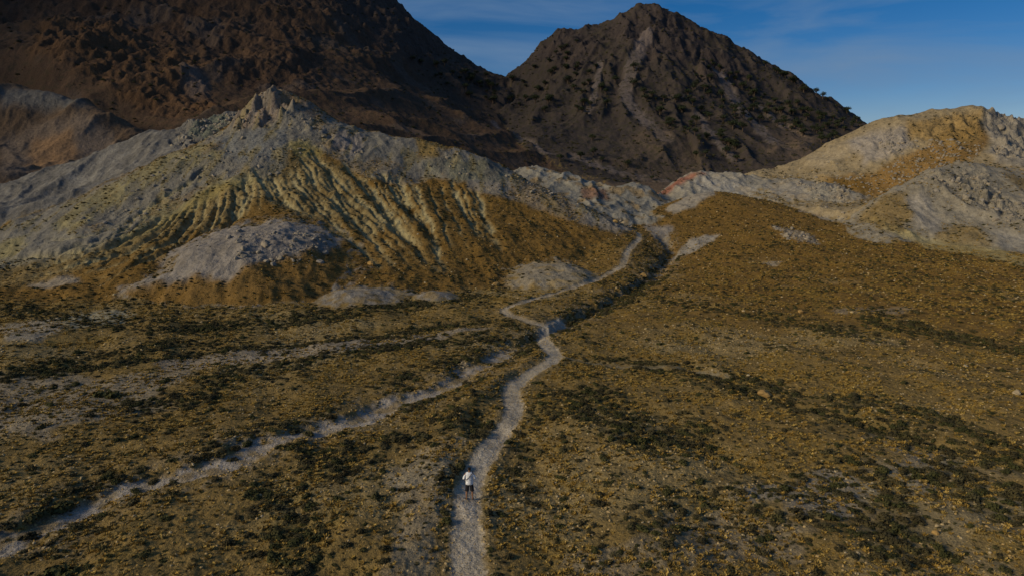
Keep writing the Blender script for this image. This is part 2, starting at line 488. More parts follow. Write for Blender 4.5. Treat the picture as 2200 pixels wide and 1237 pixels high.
crag([(150,480),(400,330),(480,330),(400,430),(250,500)], 'sulphur', .2, 3.0, 137)
crag([(2040,245),(2110,225),(2130,280),(2050,300)], 'right_back', 2.6, 3.2, 141, 5)
crag([(2110,235),(2200,255),(2400,330),(2400,380),(2150,340)], 'right_back', 2.3, 2.6, 143, 6)
crag([(1850,290),(2040,240),(2050,290),(1900,340)], 'right_back', 1.2, 3, 145)
crag([(2060,390),(2130,410),(2200,440),(2300,460),(2300,500),(2200,490),(2080,440)], 'right_front', 2.0, 1.9, 151)
crag([(1990,370),(2120,360),(2130,400),(2000,420)], 'right_front', 1.0, 2.0, 153)
crag([(1720,390),(1835,410),(1810,440),(1740,430)], 'white_mid', .8, 2.0, 161, 6)
crag([(1650,485),(1740,500),(1750,525),(1690,515)], 'ground', .5, 1.3, 163, 3)
crag([(360,300),(430,240),(520,230),(520,290),(420,320)], 'grey_ridge', 2.2, 4, 171, 4)
crag([(100,20),(420,100),(470,230),(330,240),(60,110)], 'mountain', 3.2, 6, 175, 8)
crag([(420,40),(640,60),(720,180),(560,190),(440,150)], 'mountain', 2.5, 7, 177, 8)
crag([(-100,-20),(620,-20),(700,60),(420,90),(-100,40)], 'mountain', 2.5, 9, 179, 8)
crag([(620,-20),(860,-10),(960,110),(900,150),(760,90)], 'mountain', 3.0, 7, 181, 8)
crag([(1300,60),(1400,10),(1520,70),(1500,130),(1380,120)], 'far', 4.0, 8, 183, 6)
crag([(1500,100),(1620,150),(1600,190),(1500,170)], 'far', 4.0, 8, 185, 6)
crag([(1140,120),(1226,60),(1290,90),(1240,160)], 'far', 3.5, 7, 187, 6)

# dry streambed and foot path
STREAM = [(-120,1250),(0,1177),(52,1136),(129,1107),(206,1079),(268,1048),(360,1022),(438,999),(494,976),(556,945),(618,930),(685,914),(747,899),(800,878),
          (860,855),(920,838),(975,812),(1010,785),(1050,765),(1085,745),(1130,725),(1170,704),(1230,680),(1290,650),(1340,625),(1400,590),(1430,560),(1442,540),(1425,505)]
PATH = [(1010,1330),(1006,1237),(1003,1163),(1002,1116),(1005,1069),(1013,1038),(1025,1000),(1047,966),(1075,931),(1100,897),(1106,875),(1098,850),(1100,833),(1120,815),(1155,792),
        (1188,773),(1194,762),(1178,745),(1164,727),(1168,713),(1188,703),(1205,696)]
PATH2 = [(1368,498),(1376,507),(1366,522),(1349,538),(1340,569),(1318,582),(1291,596),(1242,614),(1189,631),(1122,649),(1080,664),(1090,675),(1127,687),(1160,697)]
ln_stream = world_line(STREAM[1:], None, 12)
ln_stream = chaikin(np.concatenate([[(-60.0, 4.0), (-42.0, 12.0), (-30.0, 19.0)], ln_stream]))
d_st, t_st = line_dist(ln_stream, 7, 0.6)
wst = 0.95 + .25 * WX
bank = np.exp(-(d_st / 2.6) ** 2)
Z = Z - 0.28 * (1 - smooth(.6, 1.5, d_st + .3 * W2)) - .15 * bank - .4 * np.exp(-(d_st / 3.5) ** 2) * smooth(.62, .8, t_st) - .4 * (1 - smooth(.4, 2.0, d_st + .4 * W2)) * smooth(.74, .80, t_st)
n_br = fbm(X, Y, 2.5, 3, 621)
stream_m = (1 - smooth(.6, 1.15, d_st + .6 * W2 + .5 * WX)) * (1 - smooth(.70, .76, t_st + .02 * WX)) * smooth(-.8, .1, n_br + 1.1 * (1 - smooth(.3, .68, t_st)))
ln_path = chaikin(np.concatenate([[(-1.6, 3.0), (-1.7, 9.0), (-1.75, 15.0)], world_line(PATH[1:], None, 12)]))
ln_path2 = chaikin(world_line(PATH2, None, 12))
d_p1, _ = line_dist(ln_path, 4, 0.0)
d_p2, _ = line_dist(ln_path2, 4, 0.0)
d_p = np.minimum(d_p1, d_p2 + .12 + .25 * np.abs(WX))
path_m = 1 - smooth(.55, .80, d_p + .10 * W2 + .10 * WX + .12 * perlin(X / .35, Y / .35, 77))
Z = Z - .07 * (1 - smooth(.5, .9, d_p)) + .05 * np.exp(-((d_p - 1.0) / .3) ** 2)
# rills on the open ground
rill = np.zeros(X.shape, np.float32)
RILLS = [([(1480,790),(1700,862),(1900,915),(2100,968),(2300,1010)], .9, .35), ([(1230,772),(1400,790),(1520,815)], .5, .12), ([(1900,690),(2050,725),(2200,752),(2400,790)], 1.0, .35),
         ([(1420,640),(1650,680),(1850,720)], .8, .15), ([(0,800),(250,770),(550,742),(800,715),(1060,680)], 1.2, .3), ([(0,745),(300,715),(700,680),(950,655)], 1.0, .25),
         ([(980,930),(950,1000),(900,1060),(860,1150)], .7, .15), ([(1400,1130),(1700,1100),(2000,1130),(2200,1120)], .7, .15), ([(620,1060),(660,1160),(720,1250)], .8, .18)]
for pts, w, dep in RILLS:
    d, t = line_dist(chaikin(world_line(pts, 'ground', 25)), 6, .6)
    c = np.exp(-(d / w) ** 2)
    Z = Z - dep * c
    rill = np.maximum(rill, c)
# raised bank between streambed and path
d_b, t_b = line_dist(chaikin(world_line([(1165,768),(1110,800),(1050,835),(1000,880),(965,945),(930,1020),(890,1110),(850,1240)], 'ground', 20)), 6, .5)
berm = np.exp(-(d_b / 1.1) ** 2) * (1 - path_m)
Z = Z + .38 * berm * smooth(.8, 1.6, d_p)
# fine bumps
hl = is_l('sulphur', 'grey_ridge', 'crater_hill', 'right_back', 'right_front', 'white_mid', 'white_small', 'dome_big').astype(np.float32)
Z = Z + on(hl, lambda x, y: .09 * fbm(x, y, 1.6, 3, 217) + .09 * ridged(x * 1.0, y * .5, 2.6, 3, 219, .5), X, Y)
fine = smooth(14, 24, R) * (1 - smooth(110, 240, R))
Z = Z + fine * (.05 * fbm(X, Y, .9, 3, 201) * (1 - .6 * path_m) + .03 * perlin(X / .22, Y / .22, 207) * (1 - smooth(30, 60, R)))
Z = Z + (1 - near) * .35 * fbm(X, Y, 3.5, 2, 211) + .12 * fbm(X, Y, 2.2, 3, 215) * smooth(60, 110, R)
Z = Z.astype(np.float32)

# ------------------------------------------------------------------ colours of the soil and rock
COLR = np.zeros(X.shape + (3,), np.float32)
SCRUB = np.zeros(X.shape, np.float32)       # share of small scrub in the soil cover
def rgb(*c): return np.array(c, np.float32)
BROWN = rgb(.205, .120, .030); TAN = rgb(.28, .192, .066); PALE = rgb(.355, .295, .165); GREY = rgb(.31, .30, .30); LAV = rgb(.35, .335, .34)
YEL = rgb(.275, .235, .125); YELS = rgb(.315, .265, .095); RUST = rgb(.21, .10, .035); DKBR = rgb(.098, .060, .038); FARC = rgb(.066, .052, .049); ASH = rgb(.16, .152, .14)
def paint(m, c, k=1.0):
    global COLR
    m = np.clip(m * k, 0, 1)[..., None]
    COLR = COLR * (1 - m) + c * m
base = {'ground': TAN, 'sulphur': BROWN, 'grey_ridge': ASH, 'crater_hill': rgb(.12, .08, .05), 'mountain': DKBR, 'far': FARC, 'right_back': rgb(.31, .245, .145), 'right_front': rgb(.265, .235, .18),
        'white_mid': rgb(.30, .275, .225), 'white_small': rgb(.27, .255, .215), 'dome_big': rgb(.255, .228, .20), 'dome_mid': rgb(.28, .24, .175), 'dome_left': rgb(.26, .235, .20), 'dome_small': rgb(.25, .225, .19)}
COLR[:] = TAN
n1 = fbm(X, Y, 14, 4, 401); n2 = fbm(X, Y, 4, 3, 411); n3 = fbm(X, Y, 1.3, 3, 421); n4 = fbm(X, Y, 45, 3, 431)
for n, c in base.items():
    if n.startswith('dome'): paint(smooth(.15, .95, wl[n] + (.55 * n3 + .35 * n2) * (wl[n] > .02) * (wl[n] < .995)), c)
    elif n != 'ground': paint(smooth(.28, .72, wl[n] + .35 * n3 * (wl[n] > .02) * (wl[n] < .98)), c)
G = is_l('ground')
# right slope turns browner uphill, left floor stays pale
paint(G * smooth(-8, 30, X) * smooth(52, 92, R), BROWN, .95)
paint(G * smooth(.1, .6, n1) * (1 - smooth(90, 130, R)), PALE, .35)
paint(G * smooth(.15, .6, n2) * (1 - smooth(90, 130, R)), rgb(.22, .155, .042), .5)
PG = lambda pix, layer, c, k=1.0, warp=1.2, soft=3: paint(poly_mask(pix, layer, warp, soft) * wl[layer], c, k)
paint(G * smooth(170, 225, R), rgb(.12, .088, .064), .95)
PG([(-200,790),(150,800),(420,800),(330,880),(120,930),(-200,950)], 'ground', rgb(.33,.29,.23), .7, 2.0, 8)
PG([(330,775),(850,722),(1060,700),(860,745),(560,778),(360,800)], 'ground', rgb(.36,.31,.25), .8, .8, 3)
PG([(100,690),(230,665),(290,672),(250,692),(160,705)], 'ground', rgb(.42,.38,.26), .9, .7, 3)
PG([(0,690),(150,680),(110,730),(0,740)], 'ground', rgb(.33,.30,.25), .8, 1.0, 5)
PG([(1620,1020),(1800,1000),(1900,1060),(1780,1090),(1600,1070)], 'ground', rgb(.34,.30,.24), .8, 1.6, 8)
PG([(1880,960),(2050,980),(2080,1040),(1950,1050)], 'ground', rgb(.34,.30,.24), .7, 1.6, 8)
PG([(1150,1200),(1500,1120),(1700,1110),(1650,1237),(1200,1260)], 'ground', rgb(.31,.265,.20), .55, 2.0, 10)
PG([(850,1000),(960,950),(990,960),(950,1080),(880,1240),(820,1240)], 'ground', rgb(.34,.30,.23), .65, 1.2, 8)
PG([(1900,930),(2250,1000),(2300,1300),(1700,1300),(1750,1150)], 'ground', rgb(.29,.25,.17), .4, 2.5, 12)
# brown ridge: bare scars
WHT = rgb(.39, .35, .29)
PG([(1425,450),(1495,412),(1535,418),(1500,442),(1440,462)], 'ground', WHT, .9, .6, 2)
PG([(1432,548),(1480,515),(1548,500),(1530,522),(1480,545)], 'ground', WHT, .95, .6, 2)
PG([(1385,476),(1452,489),(1430,530),(1395,500)], 'ground', rgb(.31,.28,.25), .9, .8, 4)
PG([(1655,485),(1740,500),(1755,525),(1690,512)], 'ground', WHT, .65, .9, 1)
PG([(1720,448),(1790,468),(1770,472),(1715,455)], 'ground', WHT, .8, .5, 1)
PG([(1630,560),(1680,560),(1660,572)], 'ground', WHT, .6, .6, 2)
PG([(1780,660),(1960,662),(1940,672),(1820,675)], 'ground', rgb(.34,.29,.22), .5, .8, 3)
PG([(1855,475),(1990,530),(2090,548),(2250,585),(2250,568),(2090,528),(1990,508),(1880,462)], 'right_front', rgb(.42,.35,.165), .95, .6, 3)
PG([(1855,475),(1990,530),(2090,548),(2250,585),(2250,568),(2090,528),(1990,508),(1880,462)], 'ground', rgb(.42,.35,.165), .8, .6, 3)
# sulphur hill
S = 'sulphur'
PG([(0,480),(130,435),(250,375),(440,298),(560,185),(640,195),(720,250),(900,290),(905,340),(960,330),(1060,340),(1130,370),(1260,435),(1380,495),(1350,505),(1240,465),(1130,415),(1000,392),(925,385),(880,402),(800,385),(740,355),(680,315),(640,302),(600,372),(560,382),(480,402),(440,412),(380,452),(280,505),(150,545),(0,580),(-200,600),(-200,540)], S, rgb(.225,.21,.178), 1, .9, 3)
PG([(640,296),(700,330),(760,400),(830,490),(700,480),(560,430),(480,470),(300,530),(100,600),(0,615),(-150,620),(-150,580),(0,565),(280,500),(440,402),(540,378)], S, YEL, .42, 1.6, 10)
PG([(120,470),(240,400),(350,335),(470,303),(490,335),(370,375),(300,410),(150,500)], S, YELS, .55, 1.6, 8)
PG([(340,430),(420,420),(450,405),(540,372),(560,385),(470,420),(380,470),(240,530)], S, YELS, .5, .9, 5)
PG([(615,300),(660,292),(700,330),(650,345)], S, YELS, .6, .8, 4)
PG([(0,520),(60,500),(40,545),(0,560)], S, YELS, .6, 1.0, 4)
PG([(450,300),(560,270),(620,280),(590,340),(500,350)], S, rgb(.20,.205,.20), .8, 1.2, 6)
PG([(480,270),(520,240),(560,190),(615,198),(610,235),(560,275)], S, rgb(.27,.21,.165), .9, .6, 3)
PG([(600,200),(650,205),(720,250),(680,255),(620,225)], S, rgb(.34,.22,.13), .8, .6, 3)
PG([(690,275),(790,295),(760,330),(705,320)], S, rgb(.24,.215,.21), .8, .8, 4)
PG([(895,296),(965,308),(935,338),(905,338)], S, rgb(.25,.18,.07), .9, .6, 3)
PG([(910,345),(1000,330),(1070,352),(1100,380),(1000,392),(930,375)], S, rgb(.19,.19,.13), .7, 1.0, 6)
PG([(930,318),(1000,318),(1050,342),(960,345)], S, rgb(.25,.235,.205), .9, .7, 4)
PG([(1010,385),(1130,400),(1260,455),(1370,500),(1330,505),(1220,470),(1100,430),(1000,405)], S, rgb(.28,.25,.21), .85, .8, 3)
PG([(60,610),(150,590),(180,600),(100,622)], S, WHT, .7, .7, 3)
PG([(230,640),(400,560),(600,590),(560,640),(300,660)], S, rgb(.30,.24,.13), .5, 1.5, 8)
GR = (COLR[..., 2] > .13) * (wl[S] > .5) * (Z > 7)
streak = fbm(X * 1.2, Y * .35, 3.0, 4, 631)
paint(GR * smooth(.05, .55, streak), rgb(.24, .20, .10), .7)
paint(GR * smooth(.1, .6, -streak + .3 * n3), rgb(.15, .142, .128), .7)
paint(GR * smooth(.25, .6, n1 + .3 * n3), rgb(.22, .15, .07), .5)
paint(gul_all ** 1.2 * (wl['sulphur'] > .5) * smooth(-.7, .1, n2 + .3 * n3), rgb(.31, .265, .14), .8)
paint(gul_main * (wl['sulphur'] > .5) * smooth(-1.0, -.1, n2 + .3 * n3), rgb(.37, .32, .175), .9)
DB = poly_mask([(150,680),(300,625),(380,608),(470,600),(540,572),(640,545),(700,530),(760,515),(760,680)], 'dome_big', 1.4, 6)
paint(DB * is_l('dome_big'), BROWN, .95)
# crater hill + ridge
PG([(0,300),(90,265),(190,240),(240,280),(250,330),(120,370),(0,380)], 'crater_hill', rgb(.155,.122,.098), .8, 1.8, 8)
PG([(60,300),(150,280),(170,350),(60,370)], 'crater_hill', rgb(.25,.14,.06), .6, 1.8, 8)
PG([(0,185),(120,190),(200,225),(150,230),(60,225),(0,240)], 'crater_hill', rgb(.125,.122,.115), .9, 1.5, 6)
paint(is_l('grey_ridge') * smooth(0, .6, n2), rgb(.22, .21, .19), .6)
PG([(400,290),(440,250),(500,250),(480,310)], 'grey_ridge', rgb(.14,.16,.12), .7, 1, 4)
# mountain
M_ = is_l('mountain').astype(np.float32)
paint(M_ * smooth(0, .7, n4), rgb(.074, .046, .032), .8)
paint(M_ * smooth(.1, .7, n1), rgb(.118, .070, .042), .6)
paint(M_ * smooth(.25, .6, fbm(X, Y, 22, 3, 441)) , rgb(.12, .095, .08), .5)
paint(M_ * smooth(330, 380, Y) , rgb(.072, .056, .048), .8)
PG([(60,20),(420,100),(470,230),(330,240),(60,110)], 'mountain', rgb(.135,.075,.038), .8, 5, 8)
PG([(380,130),(440,150),(450,200),(400,190)], 'mountain', rgb(.17,.15,.145), .5, 3, 8)
# far peak
Fm = is_l('far').astype(np.float32)
paint(Fm * smooth(-.1, .6, n1), rgb(.050, .040, .038), .7)
paint(Fm * smooth(.1, .6, ridged(X, Y, 20, 3, 451)), rgb(.085, .064, .055), .6)
paint(chutes * np.maximum(Fm, M_), rgb(.175, .142, .133), .9)
PG([(1330,390),(1345,300),(1420,260),(1500,330),(1560,390)], 'far', rgb(.145,.105,.075), .5, 4, 10)
PG([(1640,330),(1700,270),(1760,310),(1720,350)], 'far', rgb(.17,.12,.085), .7, 4, 8)
# right hills
RB = 'right_back'
PG([(1760,395),(1880,365),(1990,318),(2050,275),(2125,285),(2110,330),(2060,352),(1990,375),(1930,405),(1870,440),(1820,430)], RB, rgb(.26,.155,.05), .95, 1.0, 4)
PG([(2040,245),(2090,235),(2115,260),(2100,300),(2040,310),(1950,290),(1940,260)], RB, rgb(.33,.215,.075), .75, 1.3, 5)
PG([(1760,380),(1860,385),(1880,430),(1820,425)], RB, BROWN, .9, 1, 4)
PG([(1720,345),(1900,265),(1960,262),(1900,300),(1760,360)], RB, rgb(.40,.33,.225), .6, 1.2, 5)
PG([(2110,235),(2250,270),(2400,330),(2400,400),(2140,350)], RB, rgb(.30,.275,.235), .8, 1.2, 5)
PG([(1820,300),(1940,270),(1960,320),(1860,350)], RB, rgb(.33,.30,.275), .7, 1.2, 5)
RF = 'right_front'
PG([(1835,470),(1900,425),(1960,410),(1965,470),(1940,500),(1880,492)], RF, rgb(.235,.165,.065), .85, 1, 5)
PG([(2010,500),(2060,480),(2110,490),(2130,535),(2030,535)], RF, rgb(.25,.18,.075), .85, 1, 5)
PG([(2150,370),(2300,400),(2400,450),(2300,440),(2180,400)], RF, rgb(.235,.17,.075), .9, 1, 5)
PG([(1950,430),(2000,420),(2030,470),(2010,500),(1970,480)], RF, rgb(.34,.305,.255), .8, 1.2, 6)
PG([(2140,500),(2250,510),(2250,545),(2150,535)], RF, rgb(.33,.30,.25), .8, 1.2, 6)
WM = 'white_mid'
PG([(1395,425),(1440,398),(1480,372),(1520,374),(1480,390),(1430,416)], WM, rgb(.33,.125,.075), .85, .6, 3)
PG([(1500,382),(1600,392),(1640,410),(1560,415),(1500,410)], WM, rgb(.33,.315,.285), .8, 1.0, 6)
PG([(1640,398),(1720,392),(1740,430),(1660,430)], WM, rgb(.28,.26,.235), .6, .8, 4)
PG([(1700,440),(1820,440),(1840,470),(1740,460)], WM, rgb(.25,.19,.09), .6, .8, 4)
paint(is_l('white_small') * smooth(.1, .5, n2), rgb(.24, .17, .085), .8)
paint(is_l(WM) * smooth(.2, .6, n2), rgb(.27, .215, .14), .5)
PG([(1245,402),(1300,405),(1310,425),(1260,425)], 'white_small', rgb(.22,.10,.055), .7, .6, 3)
paint(is_l('dome_mid', 'dome_left', 'dome_small') * smooth(.15, .5, n2), TAN, .55)
# path and streambed
paint(berm * smooth(-.5, .3, n2), rgb(.34, .235, .10), .7)
paint(np.exp(-(d_st / 2.4) ** 2) * smooth(.0, .6, n3 + .5 * n2 + .35), rgb(.27, .235, .185), .85)
paint(stream_m * (.4 + .6 * smooth(-.35, .25, n3 + .3 * n_br)), rgb(.36, .325, .285), .92)
paint(np.exp(-(d_p / 1.1) ** 2), rgb(.28, .235, .165), .5)
paint(path_m, rgb(.42, .375, .305), .97)
paint(path_m * (d_p2 < d_p1), rgb(.33, .265, .175), .75)
paint(path_m * smooth(-.1, .5, n3 + .4 * n2), rgb(.34, .28, .20), .55)
paint(path_m * np.exp(-((d_p - .22) / .16) ** 2) * smooth(-.5, .4, n2), rgb(.47, .43, .37), .6)
dk, _ = line_dist(chaikin(world_line([(1200,770),(1270,778),(1350,784),(1450,790),(1560,808)], 'ground', 20)), 4, .5)
paint(np.exp(-(dk / .6) ** 2) * smooth(-.8, .1, n3), rgb(.38, .32, .22), .9)
# how thick the dark shrubs stand: bands along rills, clumps, bare spots
DARK = np.zeros(X.shape, np.float32)
BANDS = [([(1480,800),(1600,835),(1700,862),(1900,915),(2100,968),(2350,1020)], 2.0, 1.0), ([(1560,810),(1760,850),(1960,885),(2200,960)], 1.2, .7), ([(1900,688),(2050,722),(2200,750),(2400,790)], 2.2, 1.0), ([(1230,775),(1400,788),(1540,815),(1640,850)], 1.6, .8),
         ([(1420,640),(1650,680),(1850,720)], 1.6, .5), ([(0,808),(250,778),(550,748),(800,722),(1060,685)], 1.5, 1.0), ([(0,800),(300,745),(480,735)], 1.8, .8), ([(380,702),(600,690),(820,662),(1000,640)], 3.0, .9), ([(0,660),(200,690),(420,700)], 2.5, .4),
         ([(620,790),(520,800),(440,850),(300,860)], 2.0, .6), ([(540,800),(700,770),(900,735),(1060,720)], 1.6, .7), ([(1000,880),(960,930),(820,960),(720,1000)], 2.0, .7), ([(1090,900),(1050,960),(1000,1030),(985,1100),(965,1240)], 1.0, .5),
         ([(560,1030),(590,1100),(640,1180),(700,1250)], 1.5, .9), ([(1280,860),(1330,920),(1420,950),(1480,920)], 2.2, .9), ([(1180,880),(1280,900),(1250,860)], 1.6, .8), ([(1720,1040),(1900,1080),(2000,1000)], 2.0, .45), ([(1850,1000),(1930,1080),(1900,1180),(2000,1190)], 2.2, .7),
         ([(2050,1020),(2150,1060),(2250,1120)], 2.0, .8), ([(1350,1200),(1450,1080),(1650,1110)], 2.4, .35), ([(1060,900),(1120,960),(1080,1040)], 1.0, .4), ([(800,820),(950,790),(1030,740)], 1.2, .6), ([(1090,690),(1180,720),(1100,760)], 1.4, .6), ([(1180,700),(1330,640),(1400,600)], 1.5, .9)]
for pts, w, k in BANDS:
    d, t = line_dist(chaikin(world_line(pts, 'ground', 25)), w * 3, 1.1)
    DARK = np.maximum(DARK, k * np.exp(-(d / w) ** 2))
DARK = np.maximum(DARK, .75 * np.exp(-((d_st - 1.9) / .7) ** 2) * smooth(-.1, .4, n2))
clump = smooth(-.15, .75, fbm(X, Y, 7, 3, 501) + .5 * fbm(X, Y, 1.8, 2, 511))
keep_off = (dk < .45) | (d_p < .82) | (stream_m > .35)

D2 = np.clip(DARK * (.62 + .5 * clump), 0, 1)
# low green cover under the shrubs of the bands
paint(G * D2 * smooth(-.6, .3, n3) * (1 - path_m) * (1 - stream_m), rgb(.10, .088, .032), .75)
# uneven everywhere
COLR *= (1 + .16 * n3 + .12 * n2 + .10 * n1)[..., None]
warm = (1 + .05 * n2)[..., None] * np.array([1, 1, 1], np.float32)
COLR = np.clip(COLR, .01, .8).astype(np.float32)
SCRUB[G] = .35
SCRUB[is_l('sulphur')] = .25
SCRUB[is_l('mountain')] = .6
SCRUB[is_l('far')] = 1.0
SCRUB *= (1 - path_m) * (1 - stream_m) * (1 - np.clip(gul_all * 1.5, 0, 1)) * (1 - .8 * rock)

# ------------------------------------------------------------------ materials
def nmat(name):
    m = bpy.data.materials.new(name)
    m.use_nodes = True
    nt = m.node_tree
    b = nt.nodes['Principled BSDF']
    return m, nt, b

def N(nt, t, **kw):
    n = nt.nodes.new(t)
    for k, v in kw.items():
        if k in n.inputs.keys():
            n.inputs[k].default_value = v
        else:
            setattr(n, k, v)
    return n

def terrain_material():
    m, nt, b = nmat('soil_and_rock')
    L = nt.links
    at = N(nt, 'ShaderNodeAttribute', attribute_name='soil')
    ar = N(nt, 'ShaderNodeAttribute', attribute_name='scrub')
    rk = N(nt, 'ShaderNodeAttribute', attribute_name='rock')
    geo = N(nt, 'ShaderNodeNewGeometry')
    na = N(nt, 'ShaderNodeTexNoise', Scale=9.0, Detail=5.0, Roughness=0.65)
    nb = N(nt, 'ShaderNodeTexNoise', Scale=1.3, Detail=6.0, Roughness=0.62)
    nc = N(nt, 'ShaderNodeTexNoise', Scale=0.42, Detail=6.0, Roughness=0.66)
    vo = N(nt, 'ShaderNodeTexVoronoi', Scale=11.0)
    for n in (na, nb, nc, vo):
        L.new(geo.outputs['Position'], n.inputs['Vector'])
    def rng(src, a, b_, c, d):
        r = N(nt, 'ShaderNodeMapRange')
        r.inputs['From Min'].default_value = a; r.inputs['From Max'].default_value = b_
        r.inputs['To Min'].default_value = c; r.inputs['To Max'].default_value = d
        L.new(src, r.inputs['Value'])
        return r.outputs['Result']
    def math_(op, a, b_):
        n = N(nt, 'ShaderNodeMath', operation=op)
        for i, v in enumerate((a, b_)):
            if isinstance(v, (int, float)): n.inputs[i].default_value = v
            else: L.new(v, n.inputs[i])
        return n.outputs[0]
    v1 = rng(na.outputs['Fac'], .3, .7, .72, 1.28)
    v2 = rng(nb.outputs['Fac'], .3, .7, .74, 1.26)
    v3 = rng(vo.outputs['Distance'], .0, .6, 1.2, .8)
    vv = math_('MULTIPLY', math_('MULTIPLY', v1, v2), v3)
    mul = N(nt, 'ShaderNodeMix', data_type='RGBA', blend_type='MULTIPLY')
    mul.inputs['Factor'].default_value = 1.0
    L.new(at.outputs['Color'], mul.inputs[6])
    comb = N(nt, 'ShaderNodeCombineColor')
    for i in range(3): L.new(vv, comb.inputs[i])
    L.new(comb.outputs[0], mul.inputs[7])
    # low scrub between the real bushes
    s1 = rng(nc.outputs['Fac'], .50, .60, 0, 1)
    s2 = rng(nb.outputs['Fac'], .46, .58, 0, 1)
    sf = math_('MULTIPLY', math_('MULTIPLY', math_('MAXIMUM', s1, math_('MULTIPLY', s2, .6)), ar.outputs['Fac']), .8)
    mx = N(nt, 'ShaderNodeMix', data_type='RGBA')
    L.new(sf, mx.inputs['Factor'])
    L.new(mul.outputs[2], mx.inputs[6])
    mx.inputs[7].default_value = (.042, .038, .022, 1)
    L.new(mx.outputs[2], b.inputs['Base Color'])
    b.inputs['Roughness'].default_value = .95
    b.inputs['Specular IOR Level'].default_value = .12
    h = math_('ADD', math_('MULTIPLY', na.outputs['Fac'], .09), math_('ADD', math_('MULTIPLY', nb.outputs['Fac'], .38), math_('MULTIPLY', nc.outputs['Fac'], math_('ADD', .25, math_('MULTIPLY', rk.outputs['Fac'], .9)))))
    bp = N(nt, 'ShaderNodeBump')
    bp.inputs['Strength'].default_value = .9
    bp.inputs['Distance'].default_value = 1.0
    L.new(h, bp.inputs['Height'])
    L.new(bp.outputs['Normal'], b.inputs['Normal'])
    return m
M_TERR = terrain_material()

def rnd_material(name, cols, rough=.9, noise=None, spec=.2):
    m, nt, b = nmat(name)
    L = nt.links
    oi = N(nt, 'ShaderNodeObjectInfo')
    cr_ = N(nt, 'ShaderNodeValToRGB')
    e = cr_.color_ramp.elements
    while len(e) < len(cols): e.new(.5)
    for i, c in enumerate(cols):
        e[i].position = i / (len(cols) - 1); e[i].color = tuple(c) + (1,)
    L.new(oi.outputs['Random'], cr_.inputs[0])
    last = cr_.outputs[0]
    if noise:
        tcn = N(nt, 'ShaderNodeTexCoord')
        nn = N(nt, 'ShaderNodeTexNoise', Scale=noise, Detail=4.0, Roughness=.65)
        L.new(tcn.outputs['Object'], nn.inputs['Vector'])
        mr = N(nt, 'ShaderNodeMapRange')
        mr.inputs['From Min'].default_value = .3; mr.inputs['From Max'].default_value = .7
        mr.inputs['To Min'].default_value = .6; mr.inputs['To Max'].default_value = 1.35
        L.new(nn.outputs['Fac'], mr.inputs['Value'])
        mu = N(nt, 'ShaderNodeMix', data_type='RGBA', blend_type='MULTIPLY')
        mu.inputs['Factor'].default_value = 1
        cb = N(nt, 'ShaderNodeCombineColor')
        for i in range(3): L.new(mr.outputs[0], cb.inputs[i])
        L.new(last, mu.inputs[6]); L.new(cb.outputs[0], mu.inputs[7])
        last = mu.outputs[2]
        bp = N(nt, 'ShaderNodeBump')
        bp.inputs['Strength'].default_value = .5; bp.inputs['Distance'].default_value = .05
        L.new(nn.outputs['Fac'], bp.inputs['Height']); L.new(bp.outputs['Normal'], b.inputs['Normal'])
    L.new(last, b.inputs['Base Color'])
    b.inputs['Roughness'].default_value = rough
    b.inputs['Specular IOR Level'].default_value = spec
    return m
M_SHRUB = rnd_material('dark_shrub_leaves', [(.040,.042,.014),(.060,.060,.020),(.075,.062,.026),(.046,.039,.018),(.085,.075,.035)])
M_TUFT = rnd_material('dry_tuft_stalks', [(.25,.155,.034),(.35,.225,.052),(.29,.19,.046),(.44,.31,.09),(.17,.115,.030),(.24,.18,.065)])
M_STONE = rnd_material('loose_stone', [(.42,.29,.12),(.40,.33,.21),(.38,.25,.08),(.44,.35,.20),(.34,.22,.07)], noise=2.0)
M_ASHROCK = rnd_material('ash_rock', [(.20,.18,.15),(.26,.225,.17),(.22,.20,.175),(.30,.25,.18)], noise=1.6)
M_OCHRE = rnd_material('ochre_boulder', [(.31,.195,.07),(.33,.215,.08)], noise=2.2)
M_PALEB = rnd_material('pale_boulder', [(.37,.31,.20),(.34,.27,.17)], noise=2.2)
M_TREE = rnd_material('oak_leaves', [(.022,.032,.014),(.032,.042,.018),(.026,.034,.018)])
M_BARK = rnd_material('bark', [(.07,.05,.035),(.09,.065,.045)], noise=4.0)

# ------------------------------------------------------------------ build the land meshes
def tag(o, label=None, cat=None, group=None, kind=None):
    if label: o['label'] = label
    if cat: o['category'] = cat
    if group: o['group'] = group
    if kind: o['kind'] = kind
    return o

FLAB = LAY.copy()
N_PATH, N_STREAM, N_ROCKS = 100, 101, 102
FLAB[(stream_m > .5)] = N_STREAM
FLAB[(path_m > .5)] = N_PATH
idx = np.arange(NR * NA).reshape(NR, NA)
q = np.stack([idx[:-1, :-1], idx[:-1, 1:], idx[1:, 1:], idx[1:, :-1]], -1).reshape(-1, 4)
flab = FLAB[:-1, :-1].reshape(-1)
V = np.stack([X, Y, Z], -1).reshape(-1, 3).astype(np.float32)
# point normals of the whole sheet so that the pieces join without seams
dr = np.gradient(np.stack([X, Y, Z], -1).astype(np.float64), axis=0); da = np.gradient(np.stack([X, Y, Z], -1).astype(np.float64), axis=1)
NRM = np.cross(da, dr); NRM /= np.linalg.norm(NRM, axis=2, keepdims=True) + 1e-12
NRM[NRM[..., 2] < 0] *= -1
NRMf = NRM.reshape(-1, 3)
COLf = np.concatenate([COLR, np.ones(COLR.shape[:2] + (1,), np.float32)], -1).reshape(-1, 4)
SCf = SCRUB.reshape(-1).astype(np.float32); RKf = rock.reshape(-1).astype(np.float32)

